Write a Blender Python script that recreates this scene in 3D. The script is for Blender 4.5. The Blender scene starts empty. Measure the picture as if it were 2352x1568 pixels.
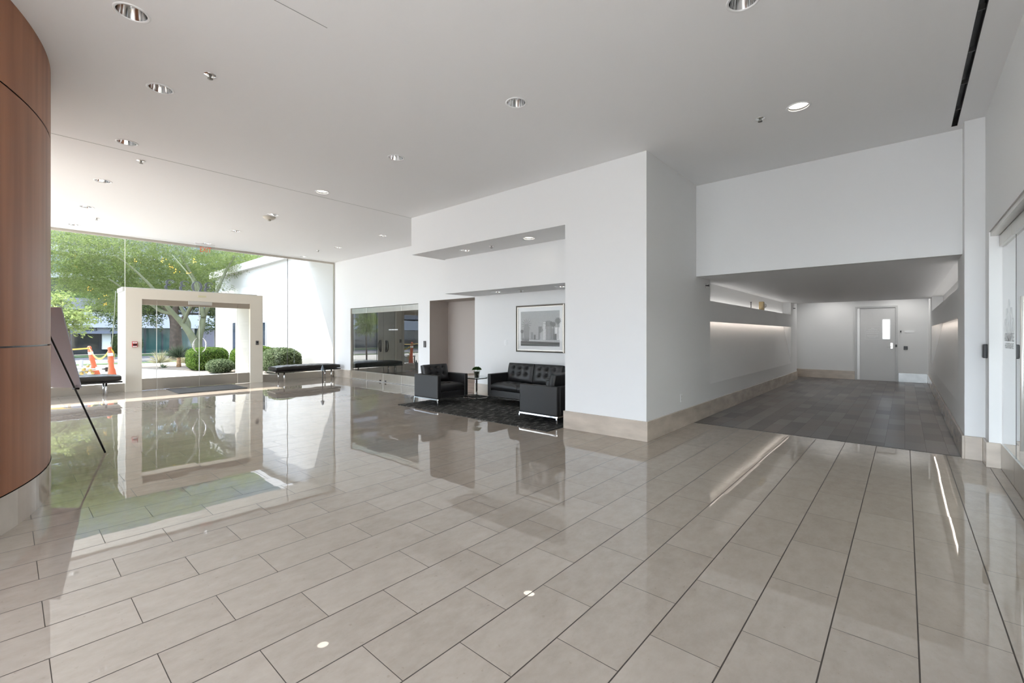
import bpy, bmesh, math, random
from mathutils import Vector, Matrix
import numpy as np

random.seed(7)
np.random.seed(7)
PI = math.pi
SC = bpy.context.scene
COL = SC.collection

# ------------------------------------------------------------------ materials
MATS = {}


def mat(name, col=(0.8, 0.8, 0.8), rough=0.5, metal=0.0, spec=0.5, noise=0.0, nscale=8.0, stretch=(1, 1, 1), coat=0.0, ior=1.5, bump=0.0):
    """Principled material; noise > 0 mottles the base colour in object space."""
    if name in MATS:
        return MATS[name]
    m = bpy.data.materials.new(name)
    m.use_nodes = True
    nt = m.node_tree
    b = nt.nodes['Principled BSDF']
    b.inputs['Base Color'].default_value = (*col, 1)
    b.inputs['Roughness'].default_value = rough
    b.inputs['Metallic'].default_value = metal
    b.inputs['Specular IOR Level'].default_value = spec
    b.inputs['IOR'].default_value = ior
    b.inputs['Coat Weight'].default_value = coat
    b.inputs['Coat Roughness'].default_value = 0.05
    if noise or bump:
        g = nt.nodes.new('ShaderNodeNewGeometry')
        mp = nt.nodes.new('ShaderNodeMapping')
        mp.inputs['Scale'].default_value = stretch
        nz = nt.nodes.new('ShaderNodeTexNoise')
        nz.inputs['Scale'].default_value = nscale
        nz.inputs['Detail'].default_value = 5
        nt.links.new(g.outputs['Position'], mp.inputs['Vector'])
        nt.links.new(mp.outputs['Vector'], nz.inputs['Vector'])
        if noise:
            r = nt.nodes.new('ShaderNodeValToRGB')
            r.color_ramp.elements[0].position = 0.3
            r.color_ramp.elements[1].position = 0.7
            r.color_ramp.elements[0].color = (*[max(0, c * (1 - noise)) for c in col], 1)
            r.color_ramp.elements[1].color = (*[min(1, c * (1 + noise)) for c in col], 1)
            nt.links.new(nz.outputs['Fac'], r.inputs['Fac'])
            nt.links.new(r.outputs['Color'], b.inputs['Base Color'])
        if bump:
            bp = nt.nodes.new('ShaderNodeBump')
            bp.inputs['Strength'].default_value = bump
            bp.inputs['Distance'].default_value = 0.01
            nt.links.new(nz.outputs['Fac'], bp.inputs['Height'])
            nt.links.new(bp.outputs['Normal'], b.inputs['Normal'])
    MATS[name] = m
    return m


def emis(name, col, strength):
    if name in MATS:
        return MATS[name]
    m = bpy.data.materials.new(name)
    m.use_nodes = True
    nt = m.node_tree
    nt.nodes.remove(nt.nodes['Principled BSDF'])
    e = nt.nodes.new('ShaderNodeEmission')
    e.inputs['Color'].default_value = (*col, 1)
    e.inputs['Strength'].default_value = strength
    nt.links.new(e.outputs[0], nt.nodes['Material Output'].inputs['Surface'])
    MATS[name] = m
    return m


def thin_glass(name, tint=(0.97, 0.99, 0.98), boost=1.7):
    """Flat architectural glass: mirror reflection by Fresnel, straight transmission (sun passes)."""
    m = bpy.data.materials.new(name)
    m.use_nodes = True
    nt = m.node_tree
    nt.nodes.remove(nt.nodes['Principled BSDF'])
    t = nt.nodes.new('ShaderNodeBsdfTransparent')
    t.inputs['Color'].default_value = (*tint, 1)
    g = nt.nodes.new('ShaderNodeBsdfGlossy')
    g.inputs['Roughness'].default_value = 0.0
    f = nt.nodes.new('ShaderNodeFresnel')
    f.inputs['IOR'].default_value = 1.5
    mu = nt.nodes.new('ShaderNodeMath')
    mu.operation = 'MULTIPLY'
    mu.inputs[1].default_value = boost
    mx = nt.nodes.new('ShaderNodeMixShader')
    ge = nt.nodes.new('ShaderNodeNewGeometry')      # reflect once per pane, on the face turned to the ray
    iv = nt.nodes.new('ShaderNodeMath')
    iv.operation = 'SUBTRACT'
    iv.inputs[0].default_value = 1.0
    m2 = nt.nodes.new('ShaderNodeMath')
    m2.operation = 'MULTIPLY'
    m2.use_clamp = True
    nt.links.new(ge.outputs['Backfacing'], iv.inputs[1])
    nt.links.new(f.outputs[0], mu.inputs[0])
    nt.links.new(mu.outputs[0], m2.inputs[0])
    nt.links.new(iv.outputs[0], m2.inputs[1])
    nt.links.new(m2.outputs[0], mx.inputs['Fac'])
    nt.links.new(t.outputs[0], mx.inputs[1])
    nt.links.new(g.outputs[0], mx.inputs[2])
    nt.links.new(mx.outputs[0], nt.nodes['Material Output'].inputs['Surface'])
    return m


def leaf_mat(name, cols, trans=0.45):
    """Leaf: every leaf its own tint, half the light shining through."""
    m = bpy.data.materials.new(name)
    m.use_nodes = True
    nt = m.node_tree
    nt.nodes.remove(nt.nodes['Principled BSDF'])
    g = nt.nodes.new('ShaderNodeNewGeometry')
    r = nt.nodes.new('ShaderNodeValToRGB')
    cr = r.color_ramp
    cr.elements[0].color = (*cols[0], 1)
    cr.elements[1].color = (*cols[-1], 1)
    for i, c in enumerate(cols[1:-1]):
        e = cr.elements.new((i + 1) / (len(cols) - 1))
        e.color = (*c, 1)
    d = nt.nodes.new('ShaderNodeBsdfDiffuse')
    t = nt.nodes.new('ShaderNodeBsdfTranslucent')
    mx = nt.nodes.new('ShaderNodeMixShader')
    mx.inputs['Fac'].default_value = trans
    nt.links.new(g.outputs['Random Per Island'], r.inputs['Fac'])
    nt.links.new(r.outputs['Color'], d.inputs['Color'])
    nt.links.new(r.outputs['Color'], t.inputs['Color'])
    nt.links.new(d.outputs[0], mx.inputs[1])
    nt.links.new(t.outputs[0], mx.inputs[2])
    nt.links.new(mx.outputs[0], nt.nodes['Material Output'].inputs['Surface'])
    return m


class NB:
    """Tiny node-graph helper."""

    def __init__(self, nt):
        self.nt = nt

    def n(self, t, **kw):
        x = self.nt.nodes.new(t)
        for k, v in kw.items():
            setattr(x, k, v)
        return x

    def math(self, op, a, b=None, c=None):
        x = self.n('ShaderNodeMath', operation=op)
        for i, v in enumerate((a, b, c)):
            if v is None:
                continue
            if isinstance(v, (int, float)):
                x.inputs[i].default_value = v
            else:
                self.nt.links.new(v, x.inputs[i])
        return x.outputs[0]

    def link(self, a, b):
        self.nt.links.new(a, b)


def grid_floor(name, wid, leng, x0, ye, yo, grout_half, cols, grout_col, rough, ior, jitter, streak, streak_amt, wave=0.0, wave_scale=3.0, speck=0.0, third=False):
    """Running-bond slabs: rows of width wid along X, slab length leng along Y."""
    m = bpy.data.materials.new(name)
    m.use_nodes = True
    nt = m.node_tree
    nb = NB(nt)
    b = nt.nodes['Principled BSDF']
    geo = nb.n('ShaderNodeNewGeometry')
    sp = nb.n('ShaderNodeSeparateXYZ')
    nb.link(geo.outputs['Position'], sp.inputs[0])
    u = nb.math('DIVIDE', nb.math('SUBTRACT', sp.outputs['X'], x0), wid)
    row = nb.math('FLOOR', u)
    fx = nb.math('SUBTRACT', u, row)
    if third:
        wr = nb.n('ShaderNodeTexWhiteNoise', noise_dimensions='1D')
        nb.link(row, wr.inputs['W'])
        off = nb.math('MULTIPLY', wr.outputs['Value'], leng)
        v = nb.math('DIVIDE', nb.math('SUBTRACT', nb.math('SUBTRACT', sp.outputs['Y'], ye), off), leng)
    else:
        par = nb.math('FLOORED_MODULO', row, 2.0)
        off = nb.math('MULTIPLY', par, yo - ye)
        v = nb.math('DIVIDE', nb.math('SUBTRACT', nb.math('SUBTRACT', sp.outputs['Y'], ye), off), leng)
    cl = nb.math('FLOOR', v)
    fy = nb.math('SUBTRACT', v, cl)
    dx = nb.math('MULTIPLY', nb.math('MINIMUM', fx, nb.math('SUBTRACT', 1.0, fx)), wid)
    dy = nb.math('MULTIPLY', nb.math('MINIMUM', fy, nb.math('SUBTRACT', 1.0, fy)), leng)
    gx = nb.math('LESS_THAN', dx, grout_half)
    gy = nb.math('LESS_THAN', dy, grout_half * 0.6)
    gm = nb.math('MAXIMUM', gx, gy)
    cv = nb.n('ShaderNodeCombineXYZ')
    nb.link(row, cv.inputs[0])
    nb.link(cl, cv.inputs[1])
    wn = nb.n('ShaderNodeTexWhiteNoise', noise_dimensions='3D')
    nb.link(cv.outputs[0], wn.inputs['Vector'])
    # per-slab veining: shift the noise by the slab's random vector
    sh = nb.n('ShaderNodeVectorMath', operation='MULTIPLY_ADD')
    nb.link(wn.outputs['Color'], sh.inputs[0])
    sh.inputs[1].default_value = (7, 7, 7)
    nb.link(geo.outputs['Position'], sh.inputs[2])
    mp = nb.n('ShaderNodeMapping')
    mp.inputs['Scale'].default_value = streak
    nb.link(sh.outputs[0], mp.inputs['Vector'])
    nz = nb.n('ShaderNodeTexNoise')
    nz.inputs['Scale'].default_value = 3.0
    nz.inputs['Detail'].default_value = 10
    nz.inputs['Roughness'].default_value = 0.72
    nb.link(mp.outputs[0], nz.inputs['Vector'])
    f = nb.math('ADD', nb.math('MULTIPLY', wn.outputs['Value'], 1 - streak_amt), nb.math('MULTIPLY', nz.outputs['Fac'], streak_amt))
    r = nb.n('ShaderNodeValToRGB')
    cr = r.color_ramp
    cr.elements[0].color = (*cols[0], 1)
    cr.elements[0].position = 0.15
    cr.elements[1].color = (*cols[-1], 1)
    cr.elements[1].position = 0.85
    for i, c in enumerate(cols[1:-1]):
        e = cr.elements.new(0.15 + 0.7 * (i + 1) / (len(cols) - 1))
        e.color = (*c, 1)
    nb.link(f, r.inputs['Fac'])
    colour = r.outputs['Color']
    if speck:
        nz2 = nb.n('ShaderNodeTexNoise')
        nz2.inputs['Scale'].default_value = 34
        nz2.inputs['Detail'].default_value = 3
        nb.link(geo.outputs['Position'], nz2.inputs['Vector'])
        sm = nb.math('MULTIPLY', nb.math('GREATER_THAN', nz2.outputs['Fac'], 0.70), speck)
        mxs = nb.n('ShaderNodeMix', data_type='RGBA')
        nb.link(sm, mxs.inputs['Factor'])
        nb.link(colour, mxs.inputs[6])
        mxs.inputs[7].default_value = (0.20, 0.15, 0.11, 1)
        colour = mxs.outputs[2]
    mx = nb.n('ShaderNodeMix', data_type='RGBA')
    nb.link(gm, mx.inputs['Factor'])
    nb.link(colour, mx.inputs[6])
    mx.inputs[7].default_value = (*grout_col, 1)
    nb.link(mx.outputs[2], b.inputs['Base Color'])
    nb.link(nb.math('ADD', nb.math('MULTIPLY', gm, 0.5), rough), b.inputs['Roughness'])
    b.inputs['IOR'].default_value = ior
    # slight lippage: each slab leans its own tiny way; faint waviness of polished stone
    vs = nb.n('ShaderNodeVectorMath', operation='SUBTRACT')
    nb.link(wn.outputs['Color'], vs.inputs[0])
    vs.inputs[1].default_value = (0.5, 0.5, 0.5)
    vm = nb.n('ShaderNodeVectorMath', operation='MULTIPLY')
    nb.link(vs.outputs[0], vm.inputs[0])
    vm.inputs[1].default_value = (jitter, jitter, 0)
    va = nb.n('ShaderNodeVectorMath', operation='ADD')
    nb.link(vm.outputs[0], va.inputs[0])
    nb.link(geo.outputs['Normal'], va.inputs[1])
    last = va.outputs[0]
    if wave:
        nw = nb.n('ShaderNodeTexNoise')
        nw.inputs['Scale'].default_value = wave_scale
        nw.inputs['Detail'].default_value = 1
        nb.link(geo.outputs['Position'], nw.inputs['Vector'])
        ws = nb.n('ShaderNodeVectorMath', operation='SUBTRACT')
        nb.link(nw.outputs['Color'], ws.inputs[0])
        ws.inputs[1].default_value = (0.5, 0.5, 0.5)
        wm = nb.n('ShaderNodeVectorMath', operation='MULTIPLY')
        nb.link(ws.outputs[0], wm.inputs[0])
        wm.inputs[1].default_value = (wave, wave, 0)
        wa = nb.n('ShaderNodeVectorMath', operation='ADD')
        nb.link(wm.outputs[0], wa.inputs[0])
        nb.link(last, wa.inputs[1])
        last = wa.outputs[0]
    nn = nb.n('ShaderNodeVectorMath', operation='NORMALIZE')
    nb.link(last, nn.inputs[0])
    nb.link(nn.outputs[0], b.inputs['Normal'])
    return m


def wood_mat(name):
    m = bpy.data.materials.new(name)
    m.use_nodes = True
    nt = m.node_tree
    nb = NB(nt)
    b = nt.nodes['Principled BSDF']
    geo = nb.n('ShaderNodeNewGeometry')
    mp = nb.n('ShaderNodeMapping')
    mp.inputs['Scale'].default_value = (4.5, 4.5, 0.25)
    nb.link(geo.outputs['Position'], mp.inputs['Vector'])
    nz = nb.n('ShaderNodeTexNoise')
    nz.inputs['Scale'].default_value = 1.6
    nz.inputs['Detail'].default_value = 6
    nb.link(mp.outputs[0], nz.inputs['Vector'])
    r = nb.n('ShaderNodeValToRGB')
    r.color_ramp.elements[0].position = 0.3
    r.color_ramp.elements[1].position = 0.72
    r.color_ramp.elements[0].color = (0.285, 0.112, 0.052, 1)
    r.color_ramp.elements[1].color = (0.44, 0.192, 0.095, 1)
    nb.link(nz.outputs['Fac'], r.inputs['Fac'])
    nb.link(r.outputs['Color'], b.inputs['Base Color'])
    b.inputs['Roughness'].default_value = 0.40
    b.inputs['IOR'].default_value = 1.38
    return m


M_WALL = mat('white_wall_paint', (0.83, 0.83, 0.825), 0.55, spec=0.25)
M_CEIL = mat('white_ceiling_paint', (0.90, 0.90, 0.905), 0.7, spec=0.15)
M_SEAM = mat('ceiling_joint', (0.35, 0.35, 0.35), 0.8)
M_TAUPE = mat('taupe_wall_paint', (0.47, 0.42, 0.385), 0.6, spec=0.25)
M_STONE = mat('limestone_base', (0.56, 0.485, 0.41), 0.16, noise=0.13, nscale=3.0, stretch=(1, 1, 3), spec=0.5)
M_PORTAL = mat('cream_portal_paint', (0.74, 0.69, 0.59), 0.35, spec=0.4)
M_PORTALW = mat('white_portal_cladding', (0.50, 0.48, 0.43), 0.4)
M_STEEL = mat('brushed_stainless', (0.62, 0.60, 0.56), 0.28, metal=1.0, noise=0.04, nscale=30, stretch=(1, 1, 0.05))
M_RAIL = mat('satin_rail_metal', (0.55, 0.51, 0.45), 0.32, metal=0.85)
M_HEADER = mat('taupe_header_metal', (0.42, 0.36, 0.29), 0.35, metal=0.6)
M_CHROME = mat('polished_chrome', (0.88, 0.88, 0.88), 0.06, metal=1.0)
M_REFL = mat('downlight_reflector', (0.90, 0.90, 0.90), 0.10, metal=1.0)
M_WHITEP = mat('white_enamel', (0.86, 0.86, 0.86), 0.35)
M_BLACKP = mat('black_plastic', (0.012, 0.012, 0.014), 0.3)
M_DARKM = mat('dark_metal', (0.03, 0.03, 0.032), 0.3, metal=0.3)
M_LEATHER = mat('black_leather', (0.020, 0.020, 0.021), 0.46, spec=0.5, bump=0.12, nscale=60)
M_LEATHER2 = mat('charcoal_leather', (0.020, 0.018, 0.016), 0.38, bump=0.1, nscale=60)
M_TILE = grid_floor('limestone_tile_floor', 0.3055, 0.606, 0.045, 2.243, 2.541, 0.0030,
                    [(0.315, 0.262, 0.212), (0.392, 0.334, 0.278), (0.455, 0.395, 0.334)], (0.055, 0.042, 0.032),
                    0.012, 1.56, 0.0055, (4.5, 2.4, 1.0), 0.80, wave=0.0035, wave_scale=4.0, speck=0.22)
M_LVT = grid_floor('grey_plank_floor', 0.19, 0.52, 0.0, 0.0, 0.0, 0.0008,
                   [(0.10, 0.092, 0.09), (0.135, 0.124, 0.12), (0.18, 0.15, 0.138), (0.165, 0.158, 0.158), (0.215, 0.20, 0.19)],
                   (0.07, 0.066, 0.064), 0.36, 1.45, 0.002, (30, 1.2, 1), 0.22, third=True)
M_WOOD = wood_mat('reddish_veneer')
M_GLASS = thin_glass('clear_glass', (0.975, 0.985, 0.98))
M_GLASS2 = thin_glass('interior_glass', (0.90, 0.94, 0.92), 2.9)
M_GLASST = thin_glass('table_glass', (0.90, 0.95, 0.93), 1.7)
M_LAMP = emis('lamp_warm', (1.0, 0.93, 0.80), 1.6)
M_LED = emis('linear_led', (1.0, 0.88, 0.78), 2.2)
M_RED = emis('exit_red', (1.0, 0.22, 0.12), 0.14)
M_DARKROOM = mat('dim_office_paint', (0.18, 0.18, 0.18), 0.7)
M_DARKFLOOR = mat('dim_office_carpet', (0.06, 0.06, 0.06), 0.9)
M_INNER = mat('cabinet_wood', (0.20, 0.13, 0.09), 0.4, noise=0.2, nscale=4, stretch=(1, 1, 8))

# ------------------------------------------------------------------ geometry
class G:
    """Collects shapes in one bmesh; obj() links them as ONE mesh object."""

    def __init__(self):
        self.bm = bmesh.new()

    def box(self, x0, x1, y0, y1, z0, z1, bev=0.0, seg=2, mi=0):
        vs = [self.bm.verts.new((x, y, z)) for x in (x0, x1) for y in (y0, y1) for z in (z0, z1)]
        q = [(0, 1, 3, 2), (4, 6, 7, 5), (0, 4, 5, 1), (2, 3, 7, 6), (0, 2, 6, 4), (1, 5, 7, 3)]
        fs = [self.bm.faces.new([vs[i] for i in f]) for f in q]
        for f in fs:
            f.material_index = mi
        if bev > 0:
            es = list({e for f in fs for e in f.edges})
            r = bmesh.ops.bevel(self.bm, geom=es, offset=bev, segments=seg, profile=0.5, affect='EDGES')
            for f in r['faces']:
                f.material_index = mi
        return self

    def face(self, pts, mi=0):
        f = self.bm.faces.new([self.bm.verts.new(p) for p in pts])
        f.material_index = mi
        return self

    def prism(self, poly, z0, z1, axis='z', mi=0):
        """Extrude a 2D polygon: axis z -> (x,y), y -> (x,z), x -> (y,z)."""
        def p(a, b, c):
            return (a, b, c) if axis == 'z' else (a, c, b) if axis == 'y' else (c, a, b)
        lo = [self.bm.verts.new(p(a, b, z0)) for a, b in poly]
        hi = [self.bm.verts.new(p(a, b, z1)) for a, b in poly]
        n = len(poly)
        fs = [self.bm.faces.new(lo[::-1]), self.bm.faces.new(hi)]
        for i in range(n):
            fs.append(self.bm.faces.new((lo[i], lo[(i + 1) % n], hi[(i + 1) % n], hi[i])))
        for f in fs:
            f.material_index = mi
        return self

    def tube(self, pts, rad, seg=10, cap=True, mi=0):
        pts = [Vector(p) for p in pts]
        n = len(pts)
        rads = rad if isinstance(rad, (list, tuple)) else [rad] * n
        rings = []
        prev = None
        for i, p in enumerate(pts):
            t = (pts[min(i + 1, n - 1)] - pts[max(i - 1, 0)]).normalized()
            if prev is None:
                a = Vector((0, 0, 1)) if abs(t.z) < 0.9 else Vector((1, 0, 0))
                u = t.cross(a).normalized()
            else:
                u = (prev - t * prev.dot(t)).normalized()
            prev = u
            w = t.cross(u)
            rings.append([self.bm.verts.new(p + (u * math.cos(2 * PI * k / seg) + w * math.sin(2 * PI * k / seg)) * rads[i]) for k in range(seg)])
        for i in range(n - 1):
            for k in range(seg):
                f = self.bm.faces.new((rings[i][k], rings[i][(k + 1) % seg], rings[i + 1][(k + 1) % seg], rings[i + 1][k]))
                f.smooth = True
                f.material_index = mi
        if cap:
            self.bm.faces.new(rings[0][::-1]).material_index = mi
            self.bm.faces.new(rings[-1]).material_index = mi
        return self

    def lathe(self, prof, c=(0, 0, 0), seg=32, smooth=True, mi=0, close=False):
        """Revolve (r, z) points about the vertical through c."""
        rings = []
        for r, z in prof:
            if r < 1e-6:
                rings.append([self.bm.verts.new((c[0], c[1], c[2] + z))])
            else:
                rings.append([self.bm.verts.new((c[0] + r * math.cos(2 * PI * k / seg), c[1] + r * math.sin(2 * PI * k / seg), c[2] + z)) for k in range(seg)])
        pr = list(zip(rings[:-1], rings[1:]))
        if close:
            pr.append((rings[-1], rings[0]))
        for a, b in pr:
            for k in range(seg):
                k2 = (k + 1) % seg
                if len(a) == 1 and len(b) == 1:
                    continue
                vs = (a[0], b[k2], b[k]) if len(a) == 1 else (a[k], a[k2], b[0]) if len(b) == 1 else (a[k], a[k2], b[k2], b[k])
                f = self.bm.faces.new(vs)
                f.smooth = smooth
                f.material_index = mi
        return self

    def move(self, M):
        bmesh.ops.transform(self.bm, matrix=M, verts=self.bm.verts)
        return self

    def obj(self, name, m, parent=None, smooth=False, normals=True, sub=0):
        if normals:
            bmesh.ops.recalc_face_normals(self.bm, faces=self.bm.faces)
        me = bpy.data.meshes.new(name)
        if smooth:
            for f in self.bm.faces:
                f.smooth = True
        self.bm.to_mesh(me)
        self.bm.free()
        for mm in (m if isinstance(m, (list, tuple)) else [m]):
            me.materials.append(mm)
        o = bpy.data.objects.new(name, me)
        COL.objects.link(o)
        if parent:
            o.parent = parent
        if sub:
            md = o.modifiers.new('sub', 'SUBSURF')
            md.levels = md.render_levels = sub
        return o


def tag(o, label, cat, group=None):
    o['label'] = label
    o['category'] = cat
    if group:
        o['group'] = group
    return o


def thing(name, label, cat, loc=(0, 0, 0), rz=0.0, group=None):
    o = bpy.data.objects.new(name, None)
    o.empty_display_size = 0.1
    COL.objects.link(o)
    o.location = loc
    o.rotation_euler = (0, 0, rz)
    return tag(o, label, cat, group)


def struct(o):
    o['kind'] = 'structure'
    return o


def sempty(name, loc=(0, 0, 0)):
    o = bpy.data.objects.new(name, None)
    o.empty_display_size = 0.1
    COL.objects.link(o)
    o.location = loc
    o['kind'] = 'structure'
    return o


def dup(root, loc, label, rz=None, group=None):
    r = root.copy()
    COL.objects.link(r)
    r.location = loc
    if rz is not None:
        r.rotation_euler = (0, 0, rz)
    r['label'] = label
    if group:
        r['group'] = group
    for ch in list(root.children):
        c = ch.copy()
        COL.objects.link(c)
        c.parent = r
        for g in list(ch.children):
            d = g.copy()
            COL.objects.link(d)
            d.parent = c
    return r


def text_geo(s, size, depth=0.002, align='CENTER', xs=1.0):
    """Letters as a bmesh lying in XY, extruded along Z."""
    cu = bpy.data.curves.new('letters', 'FONT')
    cu.body = s
    cu.size = size
    cu.extrude = depth / 2
    cu.align_x = align
    cu.align_y = 'CENTER'
    cu.resolution_u = 3
    o = bpy.data.objects.new('letters', cu)
    COL.objects.link(o)
    dg = bpy.context.evaluated_depsgraph_get()
    me = bpy.data.meshes.new_from_object(o.evaluated_get(dg))
    g = G()
    g.bm.from_mesh(me)
    bpy.data.objects.remove(o)
    bpy.data.curves.remove(cu)
    bpy.data.meshes.remove(me)
    if xs != 1.0:
        g.move(Matrix.Diagonal((xs, 1, 1, 1)))
    return g


def basis(o, ex, ey, ez):
    m = Matrix.Identity(4)
    for i, v in enumerate((ex, ey, ez)):
        for j in range(3):
            m[j][i] = v[j]
    for j in range(3):
        m[j][3] = o[j]
    return m


CH = 3.71          # lobby ceiling height
YB = 7.08          # back wall of the lounge
YC = 5.39          # front of the column / soffit
XC = -2.47         # corridor's left wall
XG = -14.0         # glass entrance wall
HC = 2.28          # corridor ceiling

# ------------------------------------------------------------------ floor, ceiling, roof
g = G()
g.face([(XG, -9.0, 0), (0.95, -9.0, 0), (0.95, 7.05, 0), (XC, 7.05, 0), (XC, YB, 0), (XG, YB, 0)])
struct(g.obj('floor', M_TILE))
g = G()
g.face([(-2.75, 7.05, 0), (0.80, 7.05, 0), (0.80, 17.2, 0), (-2.75, 17.2, 0)])
struct(g.obj('floor.001', M_LVT))
g = G()
g.box(-2.75, 0.8, 7.045, 7.065, -0.002, 0.0035)
struct(g.obj('trim_1', mat('dark_transition_strip', (0.05, 0.045, 0.04), 0.4)))
struct(G().face([(-9.03, YB, 0), (-7.38, YB, 0), (-7.38, 7.70, 0), (-9.03, 7.70, 0)]).obj('floor.002', M_TILE))

LIGHTS = [(-4.227, 0.600), (-5.33, 0.968), (-7.13, 0.968), (-9.19, 0.968), (-11.28, 0.965), (-13.31, 0.944),
          (-0.853, 3.423), (-2.95, 3.41), (-5.06, 3.413), (-7.19, 3.43), (-9.28, 3.443), (-11.36, 3.417), (-13.49, 3.40),
          (-9.29, 5.892), (-11.45, 5.889), (-13.58, 5.886), (-0.822, 5.39)]
SOFFIT_LIGHTS = [(-6.293, 5.788, 2.97), (-4.701, 5.757, 2.97), (-6.273, 6.624, 2.235), (-4.702, 6.65, 2.235)]


def sheet(outline, holes, z, name, m, parent=None, r=0.092, th=0.0):
    """A flat ceiling polygon with round cut-outs for the recessed lights."""
    bm = bmesh.new()
    es = []
    for loop in [outline] + [h if len(h) > 2 else [(h[0] + r * math.cos(2 * PI * k / 24), h[1] + r * math.sin(2 * PI * k / 24)) for k in range(24)] for h in holes]:
        vs = [bm.verts.new((a, b, z)) for a, b in loop]
        es += [bm.edges.new((vs[i], vs[(i + 1) % len(vs)])) for i in range(len(vs))]
    bmesh.ops.triangle_fill(bm, use_beauty=True, use_dissolve=False, edges=es, normal=(0, 0, -1))
    for f in bm.faces:
        if f.normal.z > 0:
            f.normal_flip()
    me = bpy.data.meshes.new(name)
    bm.to_mesh(me)
    bm.free()
    me.materials.append(m)
    o = bpy.data.objects.new(name, me)
    COL.objects.link(o)
    if parent:
        o.parent = parent
    return o


FILL_SKYLIGHTS = [(-2.7, 0.2, -8.4, -0.9), (-13.3, -9.2, -8.4, -1.0)]     # unseen roof openings added over the rear to let in more daylight


def rect(x0, x1, y0, y1):
    return [(x0, y0), (x1, y0), (x1, y1), (x0, y1)]


SLX0, SLX1, SLY0, SLY1 = 0.392, 0.442, 0.5, 7.055
ceil = sheet([(XG, -9.0), (SLX0, -9.0), (SLX0, 7.2), (XC, 7.2), (XC, YC), (-3.72, YC), (-7.46, YC), (-7.46, YB), (XG, YB)], LIGHTS + [rect(*q) for q in FILL_SKYLIGHTS], CH, 'ceiling', M_CEIL)
struct(ceil)
g = G()
g.face([(SLX1, -9.0, CH), (SLX1, 7.2, CH), (0.80, 7.2, CH), (0.80, -9.0, CH)])
g.face([(SLX0, SLY1, CH), (SLX0, 7.2, CH), (SLX1, 7.2, CH), (SLX1, SLY1, CH)])
g.face([(SLX0, -9.0, CH), (SLX0, SLY0, CH), (SLX1, SLY0, CH), (SLX1, -9.0, CH)])
struct(g.obj('ceiling.001', M_CEIL))
# fine joints in the plasterboard
g = G().box(-7.464, -7.456, 0.2, YC, CH - 0.0015, CH + 0.001)
struct(g.obj('trim_2', M_SEAM))
g = G().box(-3.318, -3.312, -3.0, 1.62, CH - 0.0012, CH + 0.001)
struct(g.obj('trim_3', M_SEAM))
g = G().box(-13.72, -13.714, -9, YB, CH - 0.0012, CH + 0.001)
struct(g.obj('trim_4', M_SEAM))
# roof slab over everything, and fascia over the glass
g = G().box(XG - 0.05, 1.4, -0.9, 17.6, 4.02, 4.2)
g.box(XG - 0.05, 1.4, -9.2, -8.4, 4.02, 4.2)
g.box(XG - 0.05, -13.3, -8.4, -0.9, 4.02, 4.2)
g.box(-9.2, -2.7, -8.4, -0.9, 4.02, 4.2)
g.box(0.2, 1.4, -8.4, -0.9, 4.02, 4.2)
for x0, x1, y0, y1 in FILL_SKYLIGHTS:
    g.box(x0 - 0.1, x0, y0, y1, CH, 4.2)
    g.box(x1, x1 + 0.1, y0, y1, CH, 4.2)
    g.box(x0, x1, y0 - 0.1, y0, CH, 4.2)
    g.box(x0, x1, y1, y1 + 0.12, CH, 4.2)
g.box(XG - 0.06, XG + 0.0, -9.2, YB + 0.3, 3.7, 4.2)
struct(g.obj('roof', M_WALL))
for i, (x0, x1, y0, y1) in enumerate(FILL_SKYLIGHTS):
    struct(G().box(x0, x1, y0, y1, 4.19, 4.2).obj('window_%d' % (12 + i), M_GLASS))  # glass of the added roof openings
g = G()
g.box(1.38, 1.5, 7.4, 17.25, 0, 4.2)
g.box(0.85, 1.5, -9.2, 2.8, 2.3, 4.2)
g.box(0.85, 4.0, 2.7, 7.5, 2.72, 4.2)
g.box(-3.95, -3.80, YB + 0.2, 17.6, 0, 4.2)
g.box(-3.95, 1.5, 17.2, 17.32, 2.3, 4.2)
g.box(-3.95, -2.75, 17.2, 17.32, 0, 2.3)
struct(g.obj('wall_outer', M_WALL))
# unseen slab added outside; its slot lets a strip of sun reach the floor
g = G().box(-16.4, -14.845, -9, 8.0, 4.05, 4.12)
g.box(-14.845, XG - 0.06, 3.45, 7.3, 4.05, 4.12)
g.box(-14.845, XG - 0.06, -9, -2.0, 4.05, 4.12)
struct(g.obj('sun_mask_slab', M_WALL))

# ------------------------------------------------------------------ walls
# back wall of the lounge with openings for the glass doors and the passage
DX0, DX1, DZ = -12.97, -9.50, 2.175
PX0, PX1, PZ = -9.03, -7.38, 2.22
g = G()
T = YB + 0.16
g.box(XG - 0.06, DX0, YB, T, 0, CH)
g.box(DX0, DX1, YB, T, DZ, CH)
g.box(DX1, PX0, YB, T, 0, CH)
g.box(PX0, PX1, YB, T, PZ, CH)
g.box(PX1, -3.72, YB, T, 0, CH)
struct(g.obj('wall_back', M_WALL))
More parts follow.
